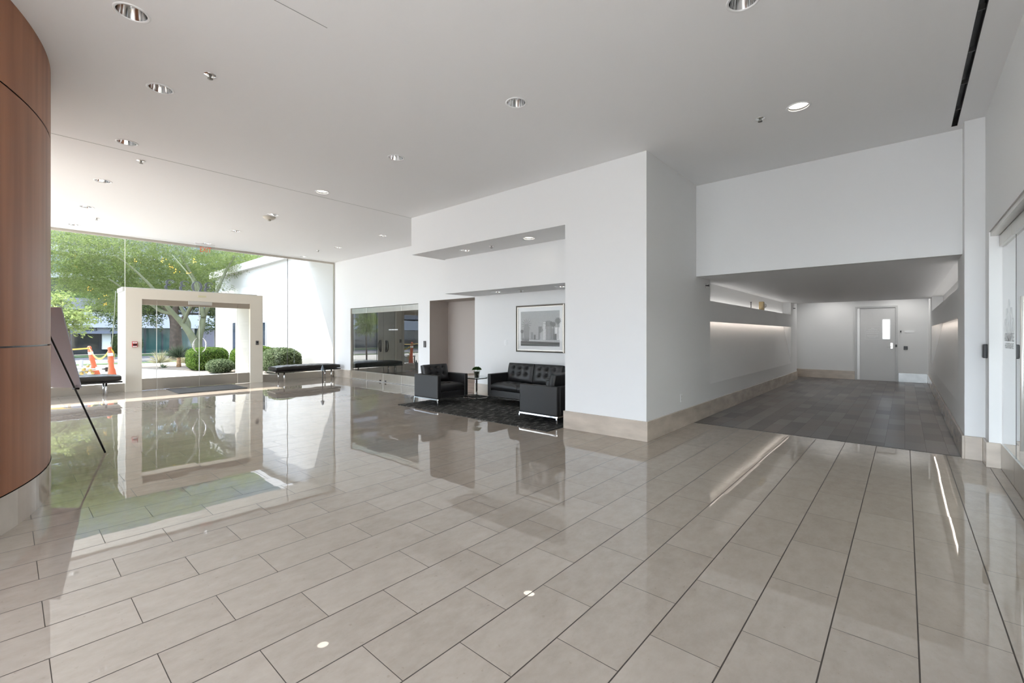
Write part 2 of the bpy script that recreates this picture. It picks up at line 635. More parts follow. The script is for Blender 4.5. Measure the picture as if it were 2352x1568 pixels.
# upper and lower stepped soffits over the sofa
g = G()
g.face([(-7.46, YC, 2.97), (-3.72, YC, 2.97), (-3.72, YC, CH), (-7.46, YC, CH)])
g.face([(-7.46, YC, 2.97), (-7.46, YC, CH), (-7.46, YB, CH), (-7.46, YB, 2.97)])
sf = g.obj('wall_soffit', M_WALL)
struct(sf)
sheet([(-7.46, YC), (-3.72, YC), (-3.72, YB), (-7.46, YB)], [s[:2] for s in SOFFIT_LIGHTS[:2]], 2.97, 'soffit_underside', M_CEIL, sf)
g = G()
g.face([(-7.38, 6.2, 2.235), (-3.72, 6.2, 2.235), (-3.72, 6.2, 2.97), (-7.38, 6.2, 2.97)])
g.face([(-7.38, 6.2, 2.235), (-7.38, 6.2, 2.97), (-7.38, YB, 2.97), (-7.38, YB, 2.235)])
sf2 = g.obj('wall_soffit.001', M_WALL)
struct(sf2)
sheet([(-7.38, 6.2), (-3.72, 6.2), (-3.72, YB), (-7.38, YB)], [s[:2] for s in SOFFIT_LIGHTS[2:]], 2.235, 'soffit_underside', M_CEIL, sf2)

# passage beyond the back wall
g = G()
g.box(PX0 - 0.1, PX0, T, 7.80, 0, PZ + 0.1)
g.box(PX0, PX1 + 0.1, 7.68, 7.80, 0, PZ + 0.1)
g.box(PX1, PX1 + 0.1, T, 7.80, 0, PZ + 0.1)
g.box(PX0, PX0 + 0.004, YB + 0.002, 7.68, 0, PZ)
g.box(PX0 + 0.002, PX1 - 0.002, YB + 0.002, 7.8, PZ - 0.004, PZ + 0.1)
struct(g.obj('wall_passage', M_TAUPE))

# column between the lounge and the corridor; its long side carries the niches
NY0, NY1 = 7.862, 15.0
LZ0, LZ1 = 0.53, 1.585
UZ0 = 1.935
g = G()
g.face([(-3.72, YC, 0), (XC, YC, 0), (XC, YC, CH), (-3.72, YC, CH)])
g.face([(-3.72, YC, 0), (-3.72, YC, CH), (-3.72, YB, CH), (-3.72, YB, 0)])
ys = [YC, 7.2, NY0, NY1, 15.9]
zs = [0, LZ0, LZ1, UZ0, HC, CH]
for i in range(4):
    for j in range(5):
        if i == 2 and j in (1, 3):
            continue
        if i > 0 and j == 4:
            continue
        g.face([(XC, ys[i], zs[j]), (XC, ys[i + 1], zs[j]), (XC, ys[i + 1], zs[j + 1]), (XC, ys[i], zs[j + 1])])
ND = 0.20
# lower niche: back leans in towards the top, open slot for the lamp
g.face([(XC, NY0, LZ0), (XC, NY1, LZ0), (XC - ND, NY1, 1.66), (XC - ND, NY0, 1.66)])
for y in (NY0, NY1):
    g.face([(XC, y, LZ0), (XC, y, 1.66), (XC - ND, y, 1.66)])
g.face([(XC, NY0, 1.66), (XC, NY1, 1.66), (XC - ND, NY1, 1.66), (XC - ND, NY0, 1.66)])
g.face([(XC - 0.02, NY0, LZ1), (XC - 0.02, NY1, LZ1), (XC - 0.02, NY1, 1.66), (XC - 0.02, NY0, 1.66)])
g.face([(XC, NY0, LZ1), (XC, NY1, LZ1), (XC - 0.02, NY1, LZ1), (XC - 0.02, NY0, LZ1)])
# upper niche: open at the front, ledge below
HR = HC + 0.02
g.face([(XC - ND, NY0, UZ0), (XC - ND, NY1, UZ0), (XC - ND, NY1, HR), (XC - ND, NY0, HR)])
g.face([(XC, NY0, UZ0), (XC, NY1, UZ0), (XC - ND, NY1, UZ0), (XC - ND, NY0, UZ0)])
g.face([(XC, NY0, HR), (XC, NY1, HR), (XC - ND, NY1, HR), (XC - ND, NY0, HR)])
g.face([(XC, NY0, HC), (XC, NY1, HC), (XC, NY1, HR + 0.002), (XC, NY0, HR + 0.002)])
for y in (NY0, NY1):
    g.face([(XC, y, UZ0), (XC, y, HR), (XC - ND, y, HR), (XC - ND, y, UZ0)])
# end of the wall and the return behind it
g.face([(XC, 15.9, 0), (XC, 15.9, 2.8), (-2.75, 15.9, 2.8), (-2.75, 15.9, 0)])
g.face([(-2.65, 15.9, 0), (-2.65, 17.05, 0), (-2.65, 17.05, 2.8), (-2.65, 15.9, 2.8)])
g.face([(XC, 15.5, HC), (XC, 15.9, HC), (XC, 15.9, 2.8), (XC, 15.5, 2.8)])
struct(g.obj('wall_left', M_WALL, normals=False))

# header over the corridor mouth, corridor ceiling
g = G().box(XC - 0.3, 0.55, 7.2, 7.34, HC, CH + 0.1)
struct(g.obj('wall_header', M_WALL))
g = G()
g.face([(XC, 7.339, HC), (0.492, 7.339, HC), (0.492, 15.5, HC), (XC, 15.5, HC)])
g.face([(XC, 15.5, HC), (0.492, 15.5, HC), (0.492, 15.5, 2.75), (XC, 15.5, 2.75)])
g.face([(-2.75, 15.5, 2.75), (0.8, 15.5, 2.75), (0.8, 17.2, 2.75), (-2.75, 17.2, 2.75)])
struct(g.obj('ceiling.002', M_CEIL, normals=False))

# corridor right wall with the mirrored niches
XR = 0.492
RN0, RN1 = 7.78, 15.0
RD = 0.20
g = G()
ys = [6.97, RN0, RN1, 17.05]
zs = [0, 0.53, 1.575, 1.935, HC, CH]
for i in range(3):
    for j in range(5):
        if i == 1 and j in (1, 3):
            continue
        if i > 0 and j == 4:
            continue
        g.face([(XR, ys[i], zs[j]), (XR, ys[i + 1], zs[j]), (XR, ys[i + 1], zs[j + 1]), (XR, ys[i], zs[j + 1])])
g.face([(XR, RN0, 0.53), (XR, RN1, 0.53), (XR + RD, RN1, 1.64), (XR + RD, RN0, 1.64)])
for y in (RN0, RN1):
    g.face([(XR, y, 0.53), (XR, y, 1.64), (XR + RD, y, 1.64)])
    g.face([(XR, y, 1.935), (XR, y, HR), (XR + RD, y, HR), (XR + RD, y, 1.935)])
g.face([(XR, RN0, 1.64), (XR, RN1, 1.64), (XR + RD, RN1, 1.64), (XR + RD, RN0, 1.64)])
g.face([(XR, RN0, 1.575), (XR, RN1, 1.575), (XR + 0.02, RN1, 1.575), (XR + 0.02, RN0, 1.575)])
g.face([(XR + 0.02, RN0, 1.575), (XR + 0.02, RN1, 1.575), (XR + 0.02, RN1, 1.64), (XR + 0.02, RN0, 1.64)])
g.face([(XR + RD, RN0, 1.935), (XR + RD, RN1, 1.935), (XR + RD, RN1, HR), (XR + RD, RN0, HR)])
g.face([(XR, RN0, 1.935), (XR, RN1, 1.935), (XR + RD, RN1, 1.935), (XR + RD, RN0, 1.935)])
g.face([(XR, RN0, HR), (XR, RN1, HR), (XR + RD, RN1, HR), (XR + RD, RN0, HR)])
g.face([(XR, RN0, HC), (XR, RN1, HC), (XR, RN1, HR + 0.002), (XR, RN0, HR + 0.002)])
g.face([(XR, 15.5, HC), (XR, 17.05, HC), (XR, 17.05, 2.8), (XR, 15.5, 2.8)])
# pier face, the short return and the strip beside the glass door
g.face([(XR, 6.97, 0), (0.65, 6.97, 0), (0.65, 6.97, CH), (XR, 6.97, CH)])
g.face([(0.65, 6.97, 0), (0.65, 6.70, 0), (0.65, 6.70, 2.42), (0.65, 6.97, 2.42)])
g.face([(0.65, 6.70, 0), (0.80, 6.70, 0), (0.80, 6.70, 2.42), (0.65, 6.70, 2.42)])
g.face([(0.80, 6.70, 0), (0.80, 7.5, 0), (0.80, 7.5, 2.42), (0.80, 6.70, 2.42)])
struct(g.obj('wall_right', M_WALL, normals=False))
# upper wall over the glass doors, then plain wall nearer the camera
g = G().box(0.65, 0.85, -9.0, 6.975, 2.42, CH + 0.1)
g.box(0.70, 0.85, -9.0, 3.2, 0, 2.42)
struct(g.obj('wall_right.001', M_WALL))
# corridor end wall
g = G()
g.box(-2.75, -1.11, 17.05, 17.2, 0, 2.8)
g.box(-0.19, 0.8, 17.05, 17.2, 0, 2.8)
g.box(-1.11, -0.19, 17.05, 17.2, 2.165, 2.8)
struct(g.obj('wall_end', M_WALL))

# lobby behind the camera: unseen end wall, glazing added to brighten the interior
g = G()
g.box(XG, 0.8, -9.15, -9.0, 0, 0.2)
g.box(XG, 0.8, -9.15, -9.0, 3.64, 4.0)
for x in (XG, -10.5, -7.0, -3.5, 0.6):
    g.box(x, x + 0.12, -9.15, -9.0, 0.2, 3.64)
struct(g.obj('wall_front', M_WALL))
for i, x in enumerate((-13.88, -10.38, -6.88, -3.38)):
    struct(G().box(x, x + (3.98 if i == 3 else 3.38), -9.09, -9.075, 0.2, 3.64).obj('window_%d' % (4 + i), M_GLASS))

# stone baseboards
BH, BT = 0.255, 0.022


def baseboard(name, boxes, m=M_STONE):
    g = G()
    for b in boxes:
        g.box(*b, 0, BH, bev=0.003, seg=1)
    return struct(g.obj(name, m))


baseboard('baseboard_column', [(-3.74, XC + BT, YC - BT, YC), (XC, XC + BT, YC, 15.92), (-3.74, -3.72, YC, YB)])
baseboard('baseboard_back', [(XG + 0.02, DX0, YB - BT, YB), (DX1, PX0, YB - BT, YB), (PX1, -3.74, YB - BT, YB)])
baseboard('baseboard_right', [(XR - BT, XR, 6.97 - BT, 17.05), (XR, 0.65 - BT, 6.97 - BT, 6.97), (0.65 - BT, 0.65, 6.70, 6.97), (0.65 - BT, 0.735, 6.70 - BT, 6.70), (0.70 - BT, 0.70, -9, 3.2)])
baseboard('baseboard_end', [(-2.65, -1.14, 17.05 - BT, 17.05)])
baseboard('baseboard_return', [(-2.65, -2.65 + BT, 15.9, 17.05), (-2.65, XC + BT, 15.9, 15.92)])
baseboard('baseboard_steel', [(-0.14, XR - BT, 17.05 - BT, 17.05)], mat('dull_steel_base', (0.42, 0.42, 0.42), 0.3, metal=1.0, noise=0.1, nscale=6))
baseboard('baseboard_passage', [(PX0 + 0.004, PX1, 7.68 - BT, 7.68)])
g = G()
for y in (8.0, 10.0, 12.0, 14.0):
    g.box(XC + BT - 0.001, XC + BT + 0.0006, y, y + 0.004, 0, BH)
struct(g.obj('trim_5', M_SEAM))

# LED strips that wash the niches: on top of the lower ones, and lying on the ledges of the upper ones
M_LED2 = emis('ledge_led', (1.0, 0.97, 0.94), 0.75)
for (x0, x1, y0, y1, z, face, lab) in (
        (XC - 0.055, XC - 0.025, NY0 + 0.1, NY1 - 0.05, 1.63, '-x', 'linear lamp hidden in the top of the long lower niche in the left corridor wall'),
        (XR + 0.04, XR + 0.075, RN0 + 0.05, RN1 - 0.05, 1.62, '-z', 'linear lamp hidden in the top of the long lower niche in the right corridor wall'),
        (XC - 0.17, XC - 0.11, NY0 + 0.6, NY1 - 0.1, 1.937, '+z', 'linear lamp lying on the ledge of the upper left corridor niche'),
        (XR + 0.08, XR + 0.14, RN0 + 0.1, RN1 - 0.1, 1.932, '+z', 'linear lamp lying on the ledge of the upper right corridor niche')):
    t = thing('linear_light', lab, 'light', ((x0 + x1) / 2, (y0 + y1) / 2, z))
    hx, hy = (x1 - x0) / 2, (y1 - y0) / 2
    G().box(-hx, hx, -hy, hy, 0.0, 0.018).obj('housing', M_WHITEP, t)
    if face == '-z':
        G().box(-hx * 0.5, hx * 0.5, -hy, hy, -0.006, 0.0).obj('diffuser', M_LED, t)
    elif face == '-x':
        G().box(-hx - 0.004, -hx, -hy, hy, 0.0, 0.018).obj('diffuser', M_LED, t)
    else:
        G().box(-hx * 0.8, hx * 0.8, -hy, hy, 0.018, 0.022).obj('diffuser', M_LED2, t)

# curved wood-clad wall: panels, dark reveals, stone base
WC, WR = (-5.90, -2.75), 3.012
wl = sempty('wall_left.001', (WC[0], WC[1], 0))


def drum(z0, z1, r, nm, m, a0=45, a1=140):
    g = G()
    n = 150
    p0 = p1 = None
    for i in range(n + 1):
        a = math.radians(a0 + (a1 - a0) * i / n)
        q0 = g.bm.verts.new((r * math.cos(a), r * math.sin(a), z0))
        q1 = g.bm.verts.new((r * math.cos(a), r * math.sin(a), z1))
        if p0:
            f = g.bm.faces.new((p0, q0, q1, p1))
            f.smooth = True
        p0, p1 = q0, q1
    return g.obj(nm, m, wl)


drum(3.088, CH, WR, 'wood_panel', M_WOOD)
drum(1.284, 3.078, WR, 'wood_panel', M_WOOD)
drum(0.262, 1.272, WR, 'wood_panel', M_WOOD)
drum(0.0, CH, WR - 0.02, 'backing', M_DARKM)
# stone base in slabs, each slab face its own tone
g = G()
ms = [mat('base_slab_a', (0.58, 0.51, 0.44), 0.12, noise=0.1, nscale=3), mat('base_slab_b', (0.66, 0.60, 0.53), 0.12, noise=0.1, nscale=3), mat('base_slab_c', (0.50, 0.43, 0.36), 0.12, noise=0.1, nscale=3)]
a = 45.0
k = 0
while a < 139:
    st = 5.8
    aa = [math.radians(a + st * q / 5) for q in range(6)]
    for q in range(5):
        g.face([((WR + 0.004) * math.cos(aa[q]), (WR + 0.004) * math.sin(aa[q]), 0), ((WR + 0.004) * math.cos(aa[q + 1]), (WR + 0.004) * math.sin(aa[q + 1]), 0),
                ((WR + 0.004) * math.cos(aa[q + 1]), (WR + 0.004) * math.sin(aa[q + 1]), 0.256), ((WR + 0.004) * math.cos(aa[q]), (WR + 0.004) * math.sin(aa[q]), 0.256)], (k * 2 + k // 3) % 3)
    a += st
    k += 1
g.obj('stone_base', ms, wl)

# ------------------------------------------------------------------ glass entrance wall and portal
w1 = sempty('window_1', (XG, 2.0, 0))


def pane(parent, x0, x1, y0, y1, z0, z1, m=M_GLASS, nm='pane', base=None):
    b = base or parent.location
    return G().box(x0 - b[0], x1 - b[0], y0 - b[1], y1 - b[1], z0 - b[2], z1 - b[2]).obj(nm, m, parent)


GT = 0.012
for (y0, y1, z0) in ((-8.9, -5.2, 0.2), (-5.195, -1.64, 0.2), (-1.635, 1.862, 0.2), (1.867, 4.865, 2.48), (4.872, 5.60, 0.2), (5.607, 7.05, 0.2)):
    pane(w1, XG - GT / 2, XG + GT / 2, y0, y1, z0, 3.66)
M_JOINT = mat('pale_glass_joint', (0.72, 0.74, 0.70), 0.4)
M_JOINTD = mat('dark_glass_joint', (0.10, 0.10, 0.09), 0.4)
pane(w1, XG - 0.008, XG + 0.008, 1.860, 1.870, 2.48, 3.66, M_JOINT, 'joint')
pane(w1, XG - 0.008, XG + 0.008, 5.598, 5.610, 0.2, 3.66, M_JOINTD, 'joint')
pane(w1, XG - 0.008, XG + 0.008, -1.642, -1.632, 0.2, 3.66, M_JOINT, 'joint')
pane(w1, XG - 0.02, XG + 0.03, -9, YB - 0.01, 3.655, 3.71, M_RAIL, 'top_rail')
pane(w1, XG - 0.02, XG + 0.03, YB - 0.035, YB - 0.005, 0, 3.66, M_RAIL, 'side_post')
pane(w1, XG - 0.03, XG + 0.03, -9, 1.86, 0, 0.2, M_RAIL, 'base_rail')
pane(w1, XG - 0.03, XG + 0.03, 4.87, YB - 0.01, 0, 0.2, M_RAIL, 'base_rail')

pt = sempty('trim_6', (-13.87, 3.36, 0))        # cream entrance portal
PB = (-13.87, 3.36, 0)


def pbox(x0, x1, y0, y1, z0, z1, m, nm, bev=0.006):
    return G().box(x0 - PB[0], x1 - PB[0], y0 - PB[1], y1 - PB[1], z0, z1, bev=bev).obj(nm, m, pt)


g = G().prism([(y - PB[1], z) for y, z in ((1.858, 0), (2.16, 0), (2.16, 2.235), (4.544, 2.235), (4.544, 0), (4.87, 0), (4.87, 2.48), (1.858, 2.48))], -0.12, 0.0, 'x')
g.obj('inner_frame', M_PORTAL, pt)
pbox(-15.12, -14.01, 1.87, 2.16, 0, 2.42, M_PORTALW, 'outer_jamb')
pbox(-15.12, -14.01, 4.544, 4.87, 0, 2.42, M_PORTALW, 'outer_jamb')
pbox(-15.12, -14.01, 2.161, 4.543, 2.28, 2.42, M_PORTALW, 'outer_lintel')
pbox(-15.14, -14.35, 1.86, 4.88, 2.425, 2.535, M_PORTALW, 'cap')

DXP = -13.93        # plane of the entrance doors
YJ = [2.16, 2.453, 3.342, 4.238, 4.544]


def door_leaf(name, y0, y1, m_glass=M_GLASS):
    d = sempty(name, (DXP, (y0 + y1) / 2, 0))
    h = (y1 - y0) / 2 - 0.003
    G().box(-0.006, 0.006, -h, h, 0.285, 2.095).obj('pane', m_glass, d)
    G().box(-0.02, 0.02, -h, h, 0.008, 0.29, bev=0.003).obj('bottom_rail', M_RAIL, d)
    G().box(-0.025, 0.025, -h, h, 2.09, 2.228, bev=0.003).obj('top_rail', M_HEADER, d)
    return d


door_leaf('window_2', YJ[0], YJ[1])
d1 = door_leaf('door_1', YJ[1], YJ[2])
d2 = door_leaf('door_2', YJ[2], YJ[3])
door_leaf('window_3', YJ[3], YJ[4])
for d, s, yc in ((d1, -1, 3.275), (d2, 1, 3.41)):
    pts, rr = [], []
    for q in range(15):
        a = math.radians(-62 + 124 * q / 14)
        pts.append((0.055, yc - d.location.y + s * (-0.10 + 0.20 * math.cos(a)) * 0.75, 1.09 + 0.205 * math.sin(a)))
        rr.append(0.006 + 0.014 * math.cos(a * 1.35) ** 2)
    gg = G().tube(pts, rr, 10)
    for zz in (1.0, 1.18):
        gg.tube([(0.006, yc - d.location.y + s * 0.062, zz), (0.05, yc - d.location.y + s * 0.062, zz)], 0.007, 8)
    gg.obj('handle', M_CHROME, d)
# pale glass edges either side of the leaves
g = G()
for y in (YJ[1], YJ[2]):
    g.box(-13.94, -13.915, y - 0.005, y + 0.005, 0.01, 2.2)
struct(g.obj('trim_7', M_JOINT))

# door operator box and plaque over the doors
t = thing('door_operator', 'pale metal door operator box under the cream portal lintel', 'door closer', (-13.90, 3.356, 2.14))
G().box(-0.03, 0.05, -0.26, 0.26, 0.0, 0.09, bev=0.004).obj('cover', mat('pale_grey_metal', (0.62, 0.60, 0.55), 0.35, metal=0.3), t)
G().box(-0.02, 0.045, -0.25, 0.25, -0.008, 0.0).obj('arm_track', M_RAIL, t)
t = tag(G().box(-0.004, 0.012, -0.09, 0.09, -0.022, 0.022, bev=0.006).obj('motion_sensor', mat('pale_yellow_plastic', (0.66, 0.62, 0.40), 0.4)), 'pale yellow sensor bar on the cream lintel above the entrance doors', 'sensor')
t.location = (-13.866, 3.39, 2.365)
# fire alarm pull station, card reader on the portal jambs
t = thing('fire_alarm_pull', 'red and white fire alarm pull station on the left portal jamb', 'fire alarm', (-13.868, 2.022, 1.13))
G().box(0, 0.03, -0.05, 0.05, -0.07, 0.07, bev=0.004).obj('housing', mat('fire_red', (0.55, 0.06, 0.05), 0.35), t)
G().box(0.03, 0.038, -0.04, 0.04, 0.022, 0.058).obj('label_plate', M_WHITEP, t)
G().box(0.03, 0.045, -0.032, 0.032, -0.03, 0.005, bev=0.003).obj('pull_handle', M_BLACKP, t)
G().box(0.03, 0.034, -0.04, 0.04, -0.06, -0.04).obj('caption_plate', M_WHITEP, t)
txt = text_geo('FIRE', 0.03, 0.001)
txt.move(basis((0.0388, 0, 0.04), (0, 1, 0), (0, 0, 1), (1, 0, 0)))
txt.obj('lettering', mat('fire_red', (0.55, 0.06, 0.05), 0.35), t)


def reader(name, label, loc, ax, w=0.09, h=0.12, m=None, d=0.025, cat='card reader'):
    """A flat wall device facing direction ax ('+x', '-y' ...)."""
    t = thing(name, label, cat, loc)
    rz = {'-y': 0, '+x': PI / 2, '-x': -PI / 2}[ax]
    t.rotation_euler = (0, 0, rz)
    G().box(-w / 2, w / 2, -d, 0, -h / 2, h / 2, bev=min(0.006, d / 3)).obj('housing', m or M_DARKM, t)
    return t


t = reader('card_reader', 'dark card reader on the right cream portal jamb', (-13.868, 4.717, 1.13), '+x', 0.075, 0.12, mat('bronze_plate', (0.13, 0.12, 0.11), 0.3))
G().box(-0.022, 0.022, -0.03, -0.025, -0.005, 0.035, bev=0.002).obj('lens', M_BLACKP, t)

# ------------------------------------------------------------------ glass office doors in the back wall
YD = YB + 0.05
XJ = [-12.94, -12.071, -11.195, -10.291, -9.505]
w = []
for i in range(4):
    nm = ('window_8', 'door_3', 'door_4', 'window_9')[i]
    x0, x1 = XJ[i], XJ[i + 1]
    d = sempty(nm, ((x0 + x1) / 2, YD, 0))
    h = (x1 - x0) / 2 - 0.004
    G().box(-h, h, -0.006, 0.006, 0.24, 2.02).obj('pane', M_GLASS2, d)
    G().box(-h, h, -0.02, 0.02, 0.006, 0.25, bev=0.003).obj('bottom_rail', M_STEEL, d)
    G().box(-h, h, -0.025, 0.025, 2.01, 2.165, bev=0.003).obj('top_rail', M_STEEL, d)
    w.append(d)
for d, s, xe in ((w[1], -1, -11.33), (w[2], 1, -11.06)):
    pts = []
    for q in range(13):
        a = math.radians(-90 + 180 * q / 12)
        pts.append((xe - d.location.x + s * 0.105 * math.cos(a), -0.018, 1.035 + 0.165 * math.sin(a)))
    gg = G().tube(pts + [pts[0]], 0.0085, 8)
    gg.tube([(xe - d.location.x, -0.018, 0.95), (xe - d.location.x, 0.0, 0.95)], 0.007, 8)
    gg.tube([(xe - d.location.x, -0.018, 1.12), (xe - d.location.x, 0.0, 1.12)], 0.007, 8)
    gg.obj('handle', M_DARKM, d)
    G().box(xe - d.location.x - 0.03, xe - d.location.x + 0.03, -0.03, 0.03, 0.02, 0.06).obj('lock', M_DARKM, d)
# small frosted lettering band on the right leaf
g = G()
xx = -10.92
for wq in (0.05, 0.03, 0.05, 0.02, 0.06, 0.05, 0.03, 0.05, 0.04):
    g.box(xx - w[2].location.x, xx + wq * 0.8 - w[2].location.x, -0.008, -0.0065, 1.485, 1.515)
    xx += wq + 0.008
g.obj('lettering', M_WHITEP, w[2])
g = G()
g.box(DX0, XJ[0], YB + 0.005, YB + 0.1, 0, DZ)
struct(g.obj('trim_8', M_RAIL))
# dim office behind the glass
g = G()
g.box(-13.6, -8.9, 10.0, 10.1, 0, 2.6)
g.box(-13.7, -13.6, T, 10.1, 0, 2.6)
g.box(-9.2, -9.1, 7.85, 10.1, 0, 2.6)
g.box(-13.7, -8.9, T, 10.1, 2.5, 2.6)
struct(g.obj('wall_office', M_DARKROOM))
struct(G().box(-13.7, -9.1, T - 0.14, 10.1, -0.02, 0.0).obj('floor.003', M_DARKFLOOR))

reader('card_reader', 'dark grey card reader on the white wall right of the glass office doors', (-9.215, YB, 1.12), '-y', 0.085, 0.165, mat('graphite_plastic', (0.10, 0.10, 0.10), 0.35))
t = reader('light_switch', 'white rocker light switch on the wall left of the framed picture', (-6.43, YB, 1.19), '-y', 0.075, 0.12, M_WHITEP, 0.008, cat='light switch')
G().box(-0.016, 0.016, -0.014, -0.008, -0.03, 0.03, bev=0.002).obj('rocker', mat('white_gloss', (0.92, 0.92, 0.92), 0.2), t)

# wooden cabinet glimpsed in the passage
t = thing('cabinet', 'low brown wooden cabinet tucked in the taupe passage', 'cabinet', (-7.67, 7.42, 0))
G().box(-0.26, 0.26, -0.22, 0.22, 0.0, 0.30, bev=0.005).obj('body', M_INNER, t)
G().box(-0.28, 0.28, -0.24, 0.24, 0.302, 0.42, bev=0.005).obj('top', mat('cabinet_top_wood', (0.30, 0.22, 0.16), 0.4, noise=0.15, nscale=5, stretch=(1, 6, 6)), t)

# ------------------------------------------------------------------ right glass doors
XD = 0.75
rd = []
for i, (y0, y1) in enumerate(((5.955, 6.675), (4.85, 5.95), (3.75, 4.845), (3.2, 3.745))):
    d = sempty(('window_10', 'door_5', 'door_6', 'window_11')[i], (XD, (y0 + y1) / 2, 0))
    h = (y1 - y0) / 2
    G().box(-0.006, 0.006, -h, h, 0.25, 2.27).obj('pane', M_GLASS2, d)
    G().box(-0.018, 0.018, -h, h, 0.004, 0.255, bev=0.003).obj('bottom_rail', M_STEEL, d)
    G().box(-0.03, 0.03, -h, h, 2.26, 2.37, bev=0.003).obj('top_rail', M_STEEL, d)
    rd.append(d)
G().tube([(-0.05, 5.33 - rd[1].location.y, 0.44), (-0.05, 5.33 - rd[1].location.y, 1.67)], 0.013, 12).obj('handle', mat('satin_pull', (0.88, 0.86, 0.82), 0.35, metal=0.4), rd[1])
g = G()
g.box(0.66, 0.85, 3.2, 6.70, 2.375, 2.42)
struct(g.obj('trim_9', M_STEEL))
struct(G().box(0.742, 0.758, 5.9505, 5.9545, 0.25, 2.27).obj('trim_10', M_JOINTD))
# lettering and flower emblem on the glass, grey vinyl
M_VINYL = mat('grey_vinyl', (0.60, 0.605, 0.61), 0.6)
B = basis((-0.009, 0, 0), (0, -1, 0), (0, 0, 1), (-1, 0, 0))      # letters read left to right from the lobby (towards -y)
for s, z, sz, xs in (('ADELANTE', 1.335, 0.115, 0.82), ('HEALTHCARE', 1.255, 0.075, 0.92)):
    tg = text_geo(s, sz, 0.001, xs=xs)
    tg.move(Matrix.Translation((0, 0, 0)))
    tg.move(basis((-0.009, 6.31 - rd[0].location.y, z), (0, -1, 0), (0, 0, 1), (-1, 0, 0)))
    tg.obj('lettering', M_VINYL, rd[0])
g = G()


def ribbon(pts, wd):
    for (a, b) in zip(pts[:-1], pts[1:]):
        d = Vector((b[0] - a[0], b[1] - a[1], 0)).normalized()
        n = Vector((-d.y, d.x, 0)) * wd / 2
        g.prism([(a[0] + n.x, a[1] + n.y), (a[0] - n.x, a[1] - n.y), (b[0] - n.x, b[1] - n.y), (b[0] + n.x, b[1] + n.y)], 0, 0.001)


for (tx, tz, bulge) in ((0.0, 0.20, 0.058), (0.12, 0.12, 0.055), (0.19, 0.02, 0.04)):
    for s in ((-1, 1) if tx else (1,)):
        for side in (-1, 1):
            pts = []
            for q in range(13):
                f = q / 12
                pts.append((s * (tx * f + (0.10 if tx > 0.15 else 0.045 if tx else 0) * math.sin(PI * f)) + side * bulge * math.sin(PI * f) * (1 - 0.35 * f), -0.19 + (tz + 0.19) * f))
            ribbon(pts, 0.005)
g.move(basis((-0.009, 6.31 - rd[0].location.y, 1.50), (0, -1, 0), (0, 0, 1), (-1, 0, 0)))
g.obj('emblem', M_VINYL, rd[0])
t = reader('card_reader', 'black rounded card reader at the pier corner beside the glass clinic door', (0.65 - 0.0, 6.84, 1.19), '-x', 0.10, 0.145, M_BLACKP, 0.035)
G().box(-0.04, 0.04, -0.037, -0.035, -0.06, 0.06).obj('face_plate', mat('black_plate', (0.02, 0.02, 0.022), 0.25), t)
# rooms beyond the right doors: pale suite
g = G()
g.box(3.6, 3.7, 2.8, 7.4, 0, 2.8)
g.box(0.86, 3.7, 7.3, 7.4, 0, 2.8)
g.box(0.86, 3.7, 2.8, 2.9, 0, 2.8)
g.box(0.85, 3.7, 2.8, 7.4, 2.6, 2.7)
struct(g.obj('wall_suite', mat('suite_paint', (0.6, 0.6, 0.6), 0.6)))
t = thing('fill_panel', 'square fill panel added inside the suite behind the clinic glass doors', 'ceiling light', (2.2, 4.9, 2.6))  # glowing panel added to light the column side through the glass
G().box(-0.75, 0.75, -0.75, 0.75, -0.03, 0.0, bev=0.004).obj('frame', M_WHITEP, t)
G().box(-0.72, 0.72, -0.72, 0.72, -0.034, -0.0305).obj('diffuser', emis('fill_glow', (0.97, 0.98, 1.0), 1.8), t)
struct(G().box(0.86, 3.7, 2.8, 7.4, -0.02, 0.0).obj('floor.004', M_LVT))

# ------------------------------------------------------------------ corridor door and devices
M_DOORP = mat('pale_grey_door_paint', (0.66, 0.66, 0.655), 0.4)
dr = sempty('door_7', (-0.65, 17.05, 0))
fx = lambda x: x + 0.65
g = G()
g.box(fx(-1.135), fx(-1.09), -0.035, 0.06, 0, 2.205)
g.box(fx(-0.205), fx(-0.155), -0.035, 0.06, 0, 2.205)
g.box(fx(-1.09), fx(-0.205), -0.035, 0.06, 2.155, 2.205)
g.box(fx(-1.09), fx(-0.205), 0.035, 0.06, 2.10, 2.16)
g.box(fx(-1.10), fx(-0.99), 0.035, 0.06, 0, 2.16)
g.box(fx(-0.25), fx(-0.19), 0.035, 0.06, 0, 2.16)
g.box(fx(-1.09), fx(-0.205), 0.0, 0.06, 0, 0.009)
g.obj('frame', mat('grey_frame_paint', (0.55, 0.55, 0.545), 0.35), dr)
G().box(fx(-1.086), fx(-1.02), -0.028, 0.0, 0.01, 2.15).obj('frame_edge', mat('white_gloss', (0.92, 0.92, 0.92), 0.2), dr)
WX0, WX1, WZ0, WZ1 = -0.485, -0.335, 1.24, 1.80
g = G()
g.box(fx(-1.018), fx(WX0), -0.01, 0.03, 0.01, 2.15)
g.box(fx(WX1), fx(-0.208), -0.01, 0.03, 0.01, 2.15)
g.box(fx(WX0), fx(WX1), -0.01, 0.03, 0.01, WZ0)
g.box(fx(WX0), fx(WX1), -0.01, 0.03, WZ1, 2.15)
leaf = g.obj('leaf', M_DOORP, dr)
g = G()
for (a, b, c, d) in ((WX0 - 0.022, WX0, WZ0 - 0.022, WZ1 + 0.022), (WX1, WX1 + 0.022, WZ0 - 0.022, WZ1 + 0.022), (WX0, WX1, WZ0 - 0.022, WZ0), (WX0, WX1, WZ1, WZ1 + 0.022)):
    g.box(fx(a), fx(b), -0.02, -0.01, c, d)
